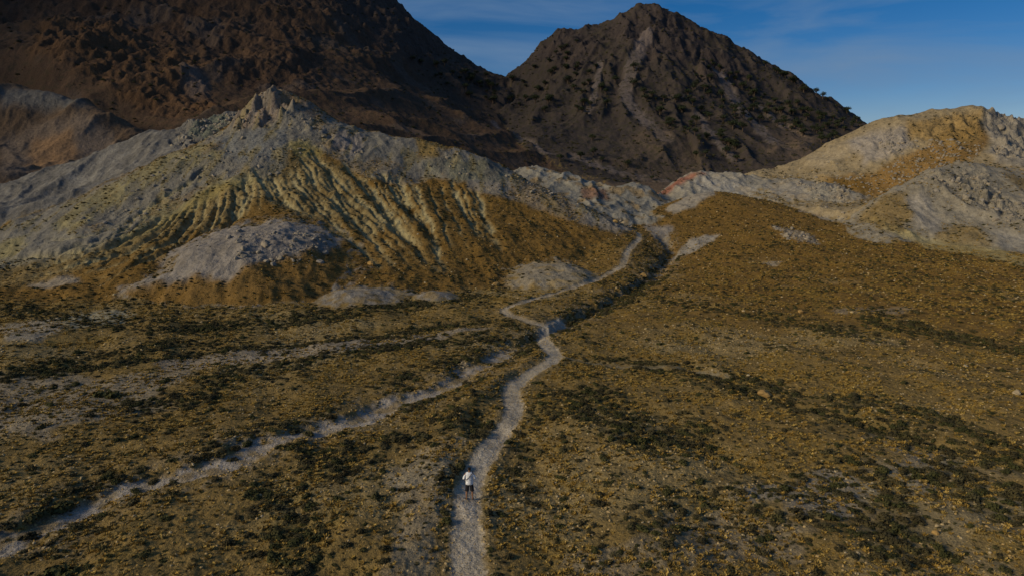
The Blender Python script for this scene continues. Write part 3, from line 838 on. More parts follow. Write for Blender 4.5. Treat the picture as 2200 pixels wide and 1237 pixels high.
def land_piece(name, labels, label, cat):
    sel = q[np.isin(flab, labels)]
    if len(sel) == 0: return None
    used, inv = np.unique(sel, return_inverse=True)
    inv = inv.reshape(-1).astype(np.int32)
    me = bpy.data.meshes.new(name)
    nf = len(sel)
    me.vertices.add(len(used)); me.vertices.foreach_set('co', V[used].reshape(-1))
    me.loops.add(nf * 4); me.loops.foreach_set('vertex_index', inv)
    me.polygons.add(nf); me.polygons.foreach_set('loop_start', np.arange(0, nf * 4, 4, dtype=np.int32))
    me.polygons.foreach_set('loop_total', np.full(nf, 4, np.int32))
    me.update(calc_edges=True)
    me.polygons.foreach_set('use_smooth', np.ones(nf, bool))
    a = me.attributes.new('soil', 'FLOAT_COLOR', 'POINT'); a.data.foreach_set('color', COLf[used].reshape(-1))
    a = me.attributes.new('scrub', 'FLOAT', 'POINT'); a.data.foreach_set('value', SCf[used])
    a = me.attributes.new('rock', 'FLOAT', 'POINT'); a.data.foreach_set('value', RKf[used])
    me.normals_split_custom_set_from_vertices(NRMf[used])
    me.materials.append(M_TERR)
    o = bpy.data.objects.new(name, me)
    COL.objects.link(o)
    return tag(o, label, cat, None, 'structure')

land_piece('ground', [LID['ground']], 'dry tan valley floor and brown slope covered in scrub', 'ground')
land_piece('path', [N_PATH], 'narrow pale gravel footpath winding up the valley', 'path')
land_piece('streambed', [N_STREAM], 'dry grey streambed crossing the scrub floor', 'streambed')
land_piece('fluted_hill', [LID['sulphur']], 'yellow and grey fluted hill with a rocky pinnacle', 'hill')
land_piece('grey_ridge', [LID['grey_ridge']], 'dark grey rocky ridge behind the yellow fluted hill', 'ridge')
land_piece('crater_hill', [LID['crater_hill']], 'brown rounded hill with pale scars under the dark mountain', 'hill')
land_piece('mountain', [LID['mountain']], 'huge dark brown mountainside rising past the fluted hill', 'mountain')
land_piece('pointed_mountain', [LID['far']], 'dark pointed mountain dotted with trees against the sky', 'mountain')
land_piece('pale_hill', [LID['right_back']], 'pale hill with orange rubble slope and craggy top', 'hill')
land_piece('grey_hill', [LID['right_front']], 'grey hill with broken rocks in front of the pale hill', 'hill')
land_piece('white_hill', [LID['white_mid']], 'low white hill with a red earth streak', 'hill')
land_piece('white_knoll', [LID['white_small']], 'low white and brown knolls at the valley head', 'hill')
land_piece('grey_dome', [LID['dome_big']], 'large lavender grey dome at the foot of the fluted hill', 'mound')
land_piece('pale_mound', [LID['dome_mid']], 'pale mound beside the upper bend of the path', 'mound')
land_piece('grey_mound', [LID['dome_left']], 'smooth grey mound at the edge of the valley floor', 'mound')
land_piece('small_mound', [LID['dome_small']], 'small grey mound next to the smooth grey mound', 'mound')

Zs = lambda x, y: float(sample(Z, x, y))
def Zv(x, y): return sample(Z, x, y)

# ------------------------------------------------------------------ small shapes
def mesh_obj_data(name, verts, faces, mat, smooth_=False):
    me = bpy.data.meshes.new(name)
    me.from_pydata([tuple(map(float, v)) for v in verts], [], faces)
    me.materials.append(mat)
    if smooth_:
        me.polygons.foreach_set('use_smooth', [True] * len(me.polygons))
    me.update()
    return me

def leaf_cloud(name, n, mat, seed, flat=.62, leaf=.16, lumps=5, jit=.25):
    """low cushion of separate leaf faces, in uneven lumps; radius about 0.5, foot at z=0"""
    r = random.Random(seed)
    L = []
    for i in range(lumps):
        a = r.uniform(0, 6.28); d = r.uniform(.05, .30) if i else 0
        L.append((d * math.cos(a), d * math.sin(a), r.uniform(.14, .26) if i else .28))
    verts, faces = [], []
    for i in range(n):
        cx, cy, rad_ = r.choice(L)
        th = r.uniform(0, 6.28); cz = r.uniform(-.25, 1); sr = math.sqrt(max(0, 1 - cz * cz))
        k = rad_ * (r.uniform(.65, 1.0) + r.uniform(-jit, jit) * .4)
        p = Vector((cx + k * sr * math.cos(th), cy + k * sr * math.sin(th), (cz * k + rad_ * .45) * flat * 1.7))
        p.z = max(p.z, .0)
        nrm = Vector((sr * math.cos(th) + r.gauss(0, .5), sr * math.sin(th) + r.gauss(0, .5), cz + .3 + r.gauss(0, .4))).normalized()
        t = nrm.orthogonal().normalized(); b_ = nrm.cross(t)
        ro = r.uniform(0, 6.28); t, b_ = t * math.cos(ro) + b_ * math.sin(ro), b_ * math.cos(ro) - t * math.sin(ro)
        s = leaf * r.uniform(.6, 1.25)
        i0 = len(verts)
        verts += [p - t * s * .5, p + b_ * s * .32 + nrm * s * .1, p + t * s * .6, p - b_ * s * .32]
        faces.append((i0, i0 + 1, i0 + 2, i0 + 3))
    return mesh_obj_data(name, verts, faces, mat)

def stalk_tuft(name, n, mat, seed):
    """dry cushion of stalks leaning outwards"""
    r = random.Random(seed)
    verts, faces = [], []
    for i in range(n):
        a = r.uniform(0, 6.28); d = r.uniform(0, .28); lean = r.uniform(.1, .55)
        b0 = Vector((d * math.cos(a), d * math.sin(a), 0))
        tip = b0 + Vector((lean * math.cos(a) * .6, lean * math.sin(a) * .6, r.uniform(.22, .5)))
        w = Vector((-math.sin(a), math.cos(a), 0)).lerp(Vector((r.uniform(-1, 1), r.uniform(-1, 1), 0)), .5) * r.uniform(.06, .13)
        mid = b0.lerp(tip, .55) + Vector((0, 0, .05))
        i0 = len(verts)
        verts += [b0 - w * .4, b0 + w * .4, mid + w, tip, mid - w]
        faces.append((i0, i0 + 1, i0 + 2, i0 + 3, i0 + 4))
    return mesh_obj_data(name, verts, faces, mat)

def stone_mesh(name, mat, seed, sub=1, flat=.7, cuts=7):
    r = random.Random(seed)
    bm = bmesh.new()
    bmesh.ops.create_icosphere(bm, subdivisions=sub, radius=.5)
    planes = []
    for i in range(cuts):
        n = Vector((r.gauss(0, 1), r.gauss(0, 1), r.gauss(0, .8))).normalized()
        planes.append((n, r.uniform(.28, .42)))
    for v in bm.verts:
        for n, d in planes:
            e = v.co.dot(n) - d
            if e > 0: v.co -= n * e * .9
        v.co *= 1 + r.uniform(-.07, .07)
        v.co.z = v.co.z * flat + .14
    me = bpy.data.meshes.new(name)
    bm.to_mesh(me); bm.free()
    me.materials.append(mat)
    return me

SHRUB_ME = [leaf_cloud('dark_shrub', 170, M_SHRUB, 21 + i, flat=(.52, .62, .45)[i], lumps=(5, 6, 7)[i]) for i in range(3)]
TUFT_ME = [stalk_tuft('dry_tuft', 26, M_TUFT, 51 + i) for i in range(2)]
STONE_ME = [stone_mesh('stone', M_STONE, 61 + i) for i in range(3)]
ROCK_ME = [stone_mesh('rock', M_ASHROCK, 91 + i, 2, .85, 10) for i in range(2)]

def put(name, me, loc, rot=(0, 0, 0), scl=(1, 1, 1), parent=None):
    o = bpy.data.objects.new(name, me)
    COL.objects.link(o)
    o.location = loc; o.rotation_euler = rot; o.scale = scl
    if parent is not None: o.parent = parent
    return o

def scatter_group():
    """geometry nodes: one shape on every point of the object"""
    ng = bpy.data.node_groups.new('scatter', 'GeometryNodeTree')
    ng.interface.new_socket('Geometry', in_out='INPUT', socket_type='NodeSocketGeometry')
    ng.interface.new_socket('Shape', in_out='INPUT', socket_type='NodeSocketObject')
    ng.interface.new_socket('Geometry', in_out='OUTPUT', socket_type='NodeSocketGeometry')
    gi = ng.nodes.new('NodeGroupInput'); go = ng.nodes.new('NodeGroupOutput')
    ip = ng.nodes.new('GeometryNodeInstanceOnPoints'); ob = ng.nodes.new('GeometryNodeObjectInfo')
    ob.transform_space = 'ORIGINAL'
    ar = ng.nodes.new('GeometryNodeInputNamedAttribute'); ar.data_type = 'FLOAT_VECTOR'; ar.inputs['Name'].default_value = 'turn'
    sc = ng.nodes.new('GeometryNodeInputNamedAttribute'); sc.data_type = 'FLOAT_VECTOR'; sc.inputs['Name'].default_value = 'size'
    L = ng.links
    L.new(gi.outputs['Geometry'], ip.inputs['Points']); L.new(gi.outputs['Shape'], ob.inputs['Object'])
    L.new(ob.outputs['Geometry'], ip.inputs['Instance'])
    L.new(ar.outputs[0], ip.inputs['Rotation']); L.new(sc.outputs[0], ip.inputs['Scale'])
    L.new(ip.outputs['Instances'], go.inputs['Geometry'])
    return ng
SCATTER = scatter_group()
def scatter(name, pts, turn, size, shape, label, cat):
    if len(pts) == 0: return
    me = bpy.data.meshes.new(name)
    me.vertices.add(len(pts)); me.vertices.foreach_set('co', np.asarray(pts, np.float32).reshape(-1))
    for nm, arr in (('turn', turn), ('size', size)):
        a = me.attributes.new(nm, 'FLOAT_VECTOR', 'POINT'); a.data.foreach_set('vector', np.asarray(arr, np.float32).reshape(-1))
    o = bpy.data.objects.new(name, me)
    COL.objects.link(o)
    md = o.modifiers.new('scatter', 'NODES'); md.node_group = SCATTER
    for it in SCATTER.interface.items_tree:
        if it.name == 'Shape': md[it.identifier] = shape
    return tag(o, label, cat, None, 'stuff')

# ------------------------------------------------------------------ where plants and stones stand
def candidates(n, r0, r1, a=49):
    if r0 == 23: r0 = 13
    n = int(n * 1.2)
    r = np.sqrt(RNG.uniform(r0 * r0, r1 * r1, n)); t = np.radians(RNG.uniform(-a, a, n))
    return r * np.sin(t), r * np.cos(t)
def look(grid, x, y):
    return sample(grid.astype(np.float32), x, y)
def near_lay(x, y):
    a = np.arctan2(x, y); lr = np.log(np.hypot(x, y))
    j = np.clip(np.searchsorted(ang, a), 0, NA - 1); i = np.clip(np.searchsorted(LOGR, lr), 0, NR - 1)
    return LAY[i, j], i, j

def grow(n, r0, r1, prob, s0, s1, pw=2.0):
    x, y = candidates(n, r0, r1)
    p = prob(x, y)
    k = RNG.random(len(x)) < p
    x, y = x[k], y[k]
    s = s0 + (s1 - s0) * RNG.random(len(x)) ** pw
    return x, y, s

lay_ok = lambda names: (lambda x, y: np.isin(near_lay(x, y)[0], [LID[n] for n in names]))
OFF = keep_off.astype(np.float32)
BARE = 1 - np.clip(smooth(.255, .31, COLR[..., 2] + .5 * (COLR[..., 2] - COLR[..., 0] * .55)), 0, 1)
def p_dark(x, y):
    return np.where(near_lay(x, y)[0] == LID['ground'], (.035 + .10 * look(clump, x, y) ** 2 + 1.35 * look(D2, x, y)) * (look(OFF, x, y) < .25), 0)
x, y, s = grow(105000, 23, 128, p_dark, .26, .80, 2.4)
s = s * (1 + .3 * look(D2, x, y))
SH = [(x, y, s)]
def p_small(x, y):
    l, i, j = near_lay(x, y)
    return (l == LID['ground']) * (.25 + .55 * smooth(-.3, .6, n3[i, j] + .6 * n2[i, j]) + .5 * D2[i, j]) * (.35 + .65 * BARE[i, j]) * (OFF[i, j] < .3)
SH.append(grow(42000, 23, 80, p_small, .10, .32, 1.4))
# smaller dark shrubs dotted over the hills
BRN = (((COLR[..., 0] - COLR[..., 2]) > .075) & (COLR[..., 1] < .235)).astype(np.float32)
def p_hill(x, y):
    l, i, j = near_lay(x, y)
    ok = np.isin(l, [LID['sulphur'], LID['dome_big'], LID['right_front'], LID['right_back'], LID['white_mid'], LID['white_small'], LID['ground'], LID['dome_mid'], LID['crater_hill']])
    return ok * (.012 + .65 * BRN[i, j]) * (.4 + .8 * clump[i, j]) * (1 - .75 * np.clip(gul_all[i, j] * 1.4, 0, 1)) * (OFF[i, j] < .5) * (np.hypot(x, y) > 84)
x, y, s = grow(75000, 84, 205, p_hill, .24, .72, 2.0)
SH.append((x, y, s))
sx, sy, ss = [np.concatenate(v) for v in zip(*SH)]
sz = Zv(sx, sy)
scl = np.stack([ss * RNG.uniform(.85, 1.5, len(ss)), ss * RNG.uniform(.85, 1.3, len(ss)), ss * RNG.uniform(.6, 1.1, len(ss))], 1)
rot = np.stack([RNG.normal(0, .12, len(ss)), RNG.normal(0, .12, len(ss)), RNG.uniform(0, 6.28, len(ss))], 1)
pos = np.stack([sx, sy, sz - .02], 1)
def in_frame(x, y, z, m=10):
    dz = z - CAM_H; cz = y * CP - dz * SP; cy = y * SP + dz * CP
    u = 1100 + F_PX * x / cz; v = 618.5 - F_PX * cy / cz
    return (u > m) & (u < 2200 - m) & (v > m) & (v < 1237 - m)
app = ss / np.hypot(sx, sy) * in_frame(sx, sy, sz)
order = np.argsort(-app)

# --- the large shrubs seen one by one
BIG = [(z[0] * .515, 600 + z[1] * .515, z[2]) for z in [(35,1015,1.0),(120,1068,1.0),(255,945,1.25),(150,978,1.5),(505,812,.8),(565,868,.75),(640,830,.7),(730,835,.75),(720,738,.7),(860,722,.9),(912,722,1.0),(968,738,.7),(980,692,.8),(1030,674,.9),
       (1232,620,1.1),(1290,632,.9),(1382,560,.9),(255,1212,1.5),(325,292,1.2),(300,872,.8),(440,470,2.0),(690,410,1.1),(880,480,1.1)]]
def near_path(x, y): return float(sample(d_p, x, y)) if True else 0
for i, (px, py, sz_) in enumerate(BIG):
    x, y, z = hit(px, py + 8)
    o = put('large_shrub', SHRUB_ME[i % 3], (x, y, Zs(x, y) - .03), (0, 0, random.uniform(0, 6.28)), (sz_ * 1.15, sz_, sz_ * .95))
    if py < 850: tag(o, 'large dark shrub standing alone on the flat beyond the streambed', 'shrub', 'large shrubs on the far flat')
    elif i == 17: tag(o, 'largest dark shrub on the near scrub between streambed and path', 'shrub')
    else: tag(o, 'large dark shrub on the bank of the dry streambed', 'shrub', 'large shrubs along the streambed')
PROTO = {}
n_ind = 277
def zone(x, y):
    d1 = float(sample(d_st, x, y)); d2 = float(sample(d_p, x, y)); lx = np.interp(y, ln_path[:, 1], ln_path[:, 0])
    wx, wy = WALK
    if d2 < 1.6:
        return 'at the gravel path edge next to the walker' if math.hypot(x - wx, y - wy) < 3.5 else ('at the gravel path edge short of the walker' if y < wy else 'at the gravel path edge beyond the walker')
    if x > lx:
        if float(sample(D2, x, y)) > .45: return 'in a dense dark thicket across the path from the streambed'
        if float(sample(BARE, x, y)) < .5: return 'on pale bare soil across the path from the streambed'
        if d2 < 5: return 'a few steps off the path on its stony side'
        nb = min(MARKS, key=lambda m: math.hypot(x - m[0], y - m[1]))
        return 'on the stony slope near ' + nb[2]
    if d1 < 2.5: return 'beside the dry streambed'
    ly = np.interp(x, ln_stream[:, 0], ln_stream[:, 1])
    if y < ly:
        if float(sample(D2, x, y)) > .45: return 'in a thicket between path and streambed'
        return 'on the scrub strip near the path, streambed side' if d2 < 6 else 'on the scrub strip near the streambed, path side'
    return 'on the flat between streambed and fluted hill'
WALK = hit(1009, 1073)[:2]
MARKS = [hit(px, py)[:2] + (nm,) for px, py, nm in ((1642, 851, 'the large ochre boulder'), (2184, 846, 'the pale broken boulder'), (2010, 1145, 'the low rusty rock'), (1721, 671, 'the small high ochre boulder'), (1200, 1000, 'the walker'), (1400, 1160, 'a spread of bare stony soil'))]
for k in order[:n_ind]:
    o = put('dark_shrub', SHRUB_ME[k % 3], pos[k], rot[k], scl[k])
    zn = zone(sx[k], sy[k])
    tag(o, 'low dark green shrub ' + zn, 'shrub', 'low shrubs ' + zn)
    PROTO.setdefault(k % 3, o)
rest = order[n_ind:]
for v in range(3):
    if v not in PROTO: PROTO[v] = put('dark_shrub', SHRUB_ME[v], pos[order[0]], rot[order[0]], scl[order[0]])
    r_ = rest[rest % 3 == v]
    scatter('shrub_cover', pos[r_], rot[r_], scl[r_], PROTO[v], 'countless small dark shrubs dotting the valley and hills', 'shrubs')

# --- dry golden tufts
def p_tuft(x, y):
    l, i, j = near_lay(x, y)
    return np.where(l == LID['ground'], (.12 + .88 * smooth(-.45, .55, n2[i, j] + .4 * n3[i, j])) * (1 - .55 * D2[i, j]) * (.25 + .75 * BARE[i, j]) * (OFF[i, j] < .5), 0)
xs_, ys_, s_ = [np.concatenate(v) for v in zip(grow(80000, 23, 62, p_tuft, .08, .38, 2.6), grow(75000, 62, 135, p_tuft, .16, .40, 2.0))]
def p_tuft2(x, y):
    l, i, j = near_lay(x, y)
    return np.isin(l, [LID['sulphur'], LID['dome_big'], LID['ground'], LID['right_front'], LID['right_back']]) * BRN[i, j] * (1 - np.clip(gul_all[i, j] * 1.4, 0, 1)) * .8
x2, y2, s2 = grow(45000, 86, 185, p_tuft2, .20, .45, 1.8)
xs_ = np.concatenate([xs_, x2]); ys_ = np.concatenate([ys_, y2]); s_ = np.concatenate([s_, s2])
tp = np.stack([xs_, ys_, Zv(xs_, ys_) - .015], 1); n_ = len(s_)
tr = np.stack([RNG.normal(0, .1, n_), RNG.normal(0, .1, n_), RNG.uniform(0, 6.28, n_)], 1)
ts = np.stack([s_ * 1.15, s_ * 1.15, s_ * RNG.uniform(.6, 1.0, n_)], 1)
tuft0 = [put('dry_tuft', TUFT_ME[v], tp[v], tr[v], ts[v]) for v in range(2)]
for o in tuft0: tag(o, 'dry golden tuft of stalks among the scrub', 'tuft', 'dry tufts in the scrub')
ids = np.arange(n_)
for v in range(2):
    r_ = ids[(ids % 2 == v) & (ids > 3)]
    scatter('tuft_cover', tp[r_], tr[r_], ts[r_], tuft0[v], 'dry golden tufts covering the valley floor', 'tufts')

# --- stones
def p_stone(x, y):
    l, i, j = near_lay(x, y)
    return np.where(l == LID['ground'], (.14 + .32 * smooth(.0, .7, n1[i, j])) * (1 - .4 * D2[i, j]) * (OFF[i, j] < .5) + .5 * np.exp(-((d_st[i, j] - 1.0) / .8) ** 2) + .5 * np.exp(-((d_p[i, j] - .85) / .25) ** 2), 0)
def p_pebble(x, y):
    l, i, j = near_lay(x, y)
    return .9 * (path_m[i, j] > .5) + .9 * (stream_m[i, j] > .5)
def p_rock(x, y):
    l, i, j = near_lay(x, y)
    return .9 * rock[i, j] * (l != LID['mountain']) * np.where(l == LID['sulphur'], .10, .7) * (.2 + .8 * smooth(0, .6, n2[i, j]))
def p_rubble(x, y):
    l, i, j = near_lay(x, y)
    rust = (COLR[i, j, 0] > .2) & (COLR[i, j, 2] < .08)
    return np.isin(l, [LID['right_back']]) * (.06 + .5 * rust)
def p_slope(x, y):
    l, i, j = near_lay(x, y)
    return np.isin(l, [LID['ground'], LID['sulphur']]) * BRN[i, j] * .12
parts_ = [grow(95000, 23, 75, p_stone, .045, .21, 2.6), grow(26000, 75, 140, p_stone, .09, .30, 3.0), grow(160000, 23, 60, p_pebble, .02, .075, 2.5), grow(60000, 60, 140, p_pebble, .05, .14, 2.5),
          grow(30000, 70, 170, p_slope, .15, .45, 2.5)]
stx, sty, sts = [np.concatenate(v) for v in zip(*parts_)]
n_ = len(sts)
stz = Zv(stx, sty)
stp = np.stack([stx, sty, stz - .1 * sts], 1); st_r = np.stack([RNG.normal(0, .4, n_), RNG.normal(0, .4, n_), RNG.uniform(0, 6.28, n_)], 1)
st_s = np.stack([sts * RNG.uniform(.8, 1.4, n_), sts * RNG.uniform(.8, 1.2, n_), sts * RNG.uniform(.7, 1.1, n_)], 1)
app = sts / np.hypot(stx, sty) * in_frame(stx, sty, stz) * (np.hypot(stx, sty) < 80)
order = np.argsort(-app)
SP0 = {}
for k in order[:285]:
    o = put('stone', STONE_ME[k % 3], stp[k], st_r[k], st_s[k])
    zn = zone(stx[k], sty[k])
    tag(o, 'small pale ochre stone lying ' + zn, 'stone', 'stones ' + zn)
    SP0.setdefault(k % 3, o)
rest = order[285:]
for v in range(3):
    r_ = rest[rest % 3 == v]
    scatter('loose_stones', stp[r_], st_r[r_], st_s[r_], SP0[v], 'loose stones and rubble strewn over ground and hills', 'stones')

# --- blocks of ash rock on the crags and rubble slopes
rx, ry, rs = [np.concatenate(v) for v in zip(grow(120000, 80, 190, p_rock, .22, 1.2, 2.6), grow(40000, 120, 190, p_rubble, .25, .9, 2.4))]
n_ = len(rs)
rp = np.stack([rx, ry, Zv(rx, ry) - .15 * rs], 1); r_t = np.stack([RNG.normal(0, .4, n_), RNG.normal(0, .4, n_), RNG.uniform(0, 6.28, n_)], 1)
r_s = np.stack([rs * RNG.uniform(.8, 1.4, n_), rs * RNG.uniform(.8, 1.2, n_), rs * RNG.uniform(.7, 1.2, n_)], 1)
for v, (px, py, sz_, lab) in enumerate(((2075, 425, 1.7, 'big grey block among the broken rocks of the grey hill'), (2150, 275, 2.0, 'big grey block below the craggy top of the pale hill'))):
    x, y, z = hit(px, py)
    o = tag(put('rock', ROCK_ME[v], (x, y, Zs(x, y) - .2), (0, 0, v), (sz_, sz_, sz_)), lab, 'rock')
    r_ = np.arange(n_) % 2 == v
    scatter('crag_blocks', rp[r_], r_t[r_], r_s[r_], o, 'broken grey rock blocks littering crags and rubble slopes', 'rocks')

# --- boulders
BOULD = [(1642, 851, 1.05, M_OCHRE, 'large ochre boulder alone on the open slope above a dark shrub band'), (1721, 671, .75, M_OCHRE, 'small ochre boulder high on the open slope'), (1033, 936, .24, M_PALEB, 'round pale stone beside the path just ahead of the walker'),
         (2184, 846, .75, M_PALEB, 'pale broken boulder on the brown slope past the shrub band'), (797, 569, 1.3, M_OCHRE, 'orange boulder on the scree under the fluted hill'), (1384, 594, 1.2, M_OCHRE, 'brown boulder below the upper path by the gully'), (1608, 807, .35, M_PALEB, 'small pale boulder close to the large ochre boulder'),
         (1340, 484, 1.5, M_PALEB, 'tall pale boulder on the rocky spur above the path'), (1322, 478, 1.2, M_OCHRE, 'ochre boulder on the rocky spur beside the tall pale boulder'), (2075, 787, .4, M_PALEB, 'tiny white boulder on the slope above the long shrub band'), (1065, 612, 1.0, M_OCHRE, 'ochre rock at the foot of the fluted hill near a pale mound'),
         (2010, 1145, .35, M_OCHRE, 'low rusty rock half hidden in shrubs on the near slope')]
for i, (px, py, sz_, mat, lab) in enumerate(BOULD):
    me = stone_mesh('boulder', mat, 700 + i, 3, .8, 12)
    x, y, z = hit(px, py)
    put_o = put('boulder', me, (x, y, Zs(x, y) - .04 * sz_), (0, 0, i * 1.3), (sz_ * 1.15, sz_, sz_))
    tag(put_o, lab, 'boulder')

# ------------------------------------------------------------------ trees on the far mountain
def tree_meshes(seed):
    r = random.Random(seed)
    # trunk: tapered, with limbs
    bm = bmesh.new()
    def limb(a, b, ra, rb, n=6):
        a = Vector(a); b = Vector(b); d = (b - a).normalized(); t = d.orthogonal().normalized(); u = d.cross(t)
        r0 = [bm.verts.new(a + (t * math.cos(k * 6.2832 / n) + u * math.sin(k * 6.2832 / n)) * ra) for k in range(n)]
        r1 = [bm.verts.new(b + (t * math.cos(k * 6.2832 / n) + u * math.sin(k * 6.2832 / n)) * rb) for k in range(n)]
        for k in range(n): bm.faces.new((r0[k], r0[(k + 1) % n], r1[(k + 1) % n], r1[k]))
        bm.faces.new(r1)
    limb((0, 0, -.2), (.03, .02, .32), .06, .045)
    tips = []
    for k in range(5):
        a = k * 1.26 + r.uniform(-.3, .3); e = (math.cos(a) * r.uniform(.2, .32), math.sin(a) * r.uniform(.2, .32), r.uniform(.5, .75))
        limb((.03, .02, .28), e, .035, .012, 5); tips.append(e)
    me_t = bpy.data.meshes.new('trunk'); bm.to_mesh(me_t); bm.free(); me_t.materials.append(M_BARK)
    verts, faces = [], []
    lumps = [(x_, y_, z_, r.uniform(.16, .27)) for x_, y_, z_ in tips] + [(r.uniform(-.2, .2), r.uniform(-.2, .2), r.uniform(.55, .8), r.uniform(.18, .28)) for _ in range(5)]
    for i in range(420):
        cx, cy, cz_, rad_ = r.choice(lumps)
        th = r.uniform(0, 6.28); c = r.uniform(-.8, 1); sr = math.sqrt(1 - c * c); k = rad_ * r.uniform(.55, 1.08)
        p = Vector((cx + k * sr * math.cos(th), cy + k * sr * math.sin(th), cz_ + k * c * .85))
        nrm = Vector((sr * math.cos(th) + r.gauss(0, .5), sr * math.sin(th) + r.gauss(0, .5), c + .2 + r.gauss(0, .5))).normalized()
        t = nrm.orthogonal().normalized(); b_ = nrm.cross(t); s = .085 * r.uniform(.6, 1.3)
        i0 = len(verts)
        verts += [p - t * s * .5, p + b_ * s * .4, p + t * s * .6, p - b_ * s * .4]
        faces.append((i0, i0 + 1, i0 + 2, i0 + 3))
    return me_t, mesh_obj_data('crown', verts, faces, M_TREE)
TREES = [tree_meshes(900 + i) for i in range(4)]
def tree(x, y, z, size, label, group):
    e = bpy.data.objects.new('oak_tree', None)
    COL.objects.link(e)
    e.location = (x, y, z); e.rotation_euler = (0, 0, random.uniform(0, 6.28)); size *= 1.08; e.scale = (size * random.uniform(1.0, 1.35), size * random.uniform(1.0, 1.3), size)
    a, b = random.choice(TREES)
    put('trunk', a, (0, 0, 0), parent=e); put('crown', b, (0, 0, 0), parent=e)
    return tag(e, label, 'tree', group)
z5 = [(950,665,3.6),(895,680,3.2),(805,690,3.2),(1095,715,3.0),(945,600,3),(1390,530,4.6),(1555,480,5),(1665,520,3.6),(1625,525,3),(1500,420,4.6),(1270,540,3),(1235,490,4.6),(1120,370,4.6),(1125,300,4.6),(1165,400,3.6),(1175,430,3.6),
      (1500,580,3.6),(1550,550,4.6),(1590,560,4.6),(1555,630,4.2),(1520,660,4),(1430,670,3.2),(1390,670,3),(1565,690,3),(1640,470,4.2),(1590,380,4.6),(1770,520,3.8),(1820,540,4.2),(1950,550,4),(1920,500,4),(2000,540,4),(2080,520,3.6),(1850,580,4),(1930,610,4),
      (1640,410,4.6),(700,440,4.8),(755,445,4.4),(740,480,3.6),(840,355,4.2),(710,390,3.6),(600,350,4.6),(510,380,4.6),(520,440,4.6),(430,350,4.2),(400,320,4.2),(460,370,4.2),(310,280,4.2),(1200,770,2),(985,690,2),(660,430,3.6),(1750,480,3.6),(1560,640,3.6),(1410,480,3.6),(1330,480,3.4),(900,480,3),(880,470,3)]
def mt_zone(px, py):
    if py > 335: return 'along the pale track at the foot of the pointed mountain'
    if py > 290: return 'on the lowest slope of the pointed mountain'
    if px > 1760: return 'at the low end of the long flank by the pale hill'
    if px > 1640 and py < 90 + (px - 1560) * .615 + 26: return 'on the skyline edge of the long flank'
    if px > 1640: return 'half way down the long flank of the pointed mountain'
    if px > 1540: return 'by the broad scree chute on the long flank'
    if px > 1440: return 'in the rocky middle of the pointed mountain'
    if px > 1330: return 'beside the narrow scree chute below the summit'
    if px > 1180: return 'under the knobbly shoulder of the pointed mountain'
    if px > 1090: return 'just above the saddle on the pointed mountain'
    return 'on the steep dark ridge dropping to the saddle'
for x5, y5, s5 in z5:
    px, py = 800 + x5 * .5, y5 * .5
    x, y, z = hit(px, py + 3)
    zn = mt_zone(px, py)
    tree(x, y, Zs(x, y), s5, 'dark round-crowned oak tree ' + zn, 'oak trees ' + zn)
x, y, z = hit(1727, 200)
tree(x, y, Zs(x, y), 4.2, 'lone dark tree standing out against the sky on the ridge', None)
AREAS = [([(1600,190),(1860,275),(1800,310),(1700,290),(1620,240)], 62), ([(1480,110),(1620,150),(1640,240),(1560,270),(1470,200)], 38), ([(1090,160),(1230,90),(1330,120),(1330,230),(1200,240),(1090,230)], 40), ([(880,130),(1080,170),(1070,240),(980,200)], 26),
         ([(1380,180),(1480,210),(1560,290),(1600,330),(1440,290)], 36), ([(1600,120),(1860,268),(1700,172)], 20)]
def in_poly(x, y, P_):
    c = False
    for i in range(len(P_)):
        (x1, y1), (x2, y2) = P_[i], P_[i - 1]
        if (y1 > y) != (y2 > y) and x < (x2 - x1) * (y - y1) / (y2 - y1) + x1: c = not c
    return c
for poly, cnt in AREAS:
    xs0 = [p[0] for p in poly]; ys0 = [p[1] for p in poly]; k = 0
    while k < cnt:
        px, py = random.uniform(min(xs0), max(xs0)), random.uniform(min(ys0), max(ys0))
        if not in_poly(px, py, poly): continue
        k += 1
        x, y, z = hit(px, py)
        if y < 240: continue
        zn = mt_zone(px, py)
        tree(x, y, Zs(x, y), random.uniform(1.8, 3.9), 'dark round-crowned oak tree ' + zn, 'oak trees ' + zn)
# low scrub on the mountains
def p_far(x, y):
    l, i, j = near_lay(x, y)
    light = smooth(.115, .14, COLR[i, j, 1]) * (l == LID['far'])
    return (np.isin(l, [LID['far']]) * .8 + np.isin(l, [LID['mountain']]) * .4) * (.1 + .9 * smooth(-.2, .5, n2[i, j] + .5 * n1[i, j])) * (1 - .9 * light)
mx_, my_, ms_ = grow(42000, 200, 445, p_far, .6, 2.1, 2.2)
n_ = len(ms_)
mp_ = np.stack([mx_, my_, Zv(mx_, my_) - .05], 1); mr_ = np.stack([RNG.normal(0, .1, n_), RNG.normal(0, .1, n_), RNG.uniform(0, 6.28, n_)], 1); mss = np.stack([ms_, ms_, ms_ * RNG.uniform(.6, 1.0, n_)], 1)
ids = np.arange(n_)
for v in range(3):
    scatter('mountain_scrub', mp_[ids % 3 == v], mr_[ids % 3 == v], mss[ids % 3 == v], PROTO[v], 'low dark scrub covering the mountainsides', 'scrub')

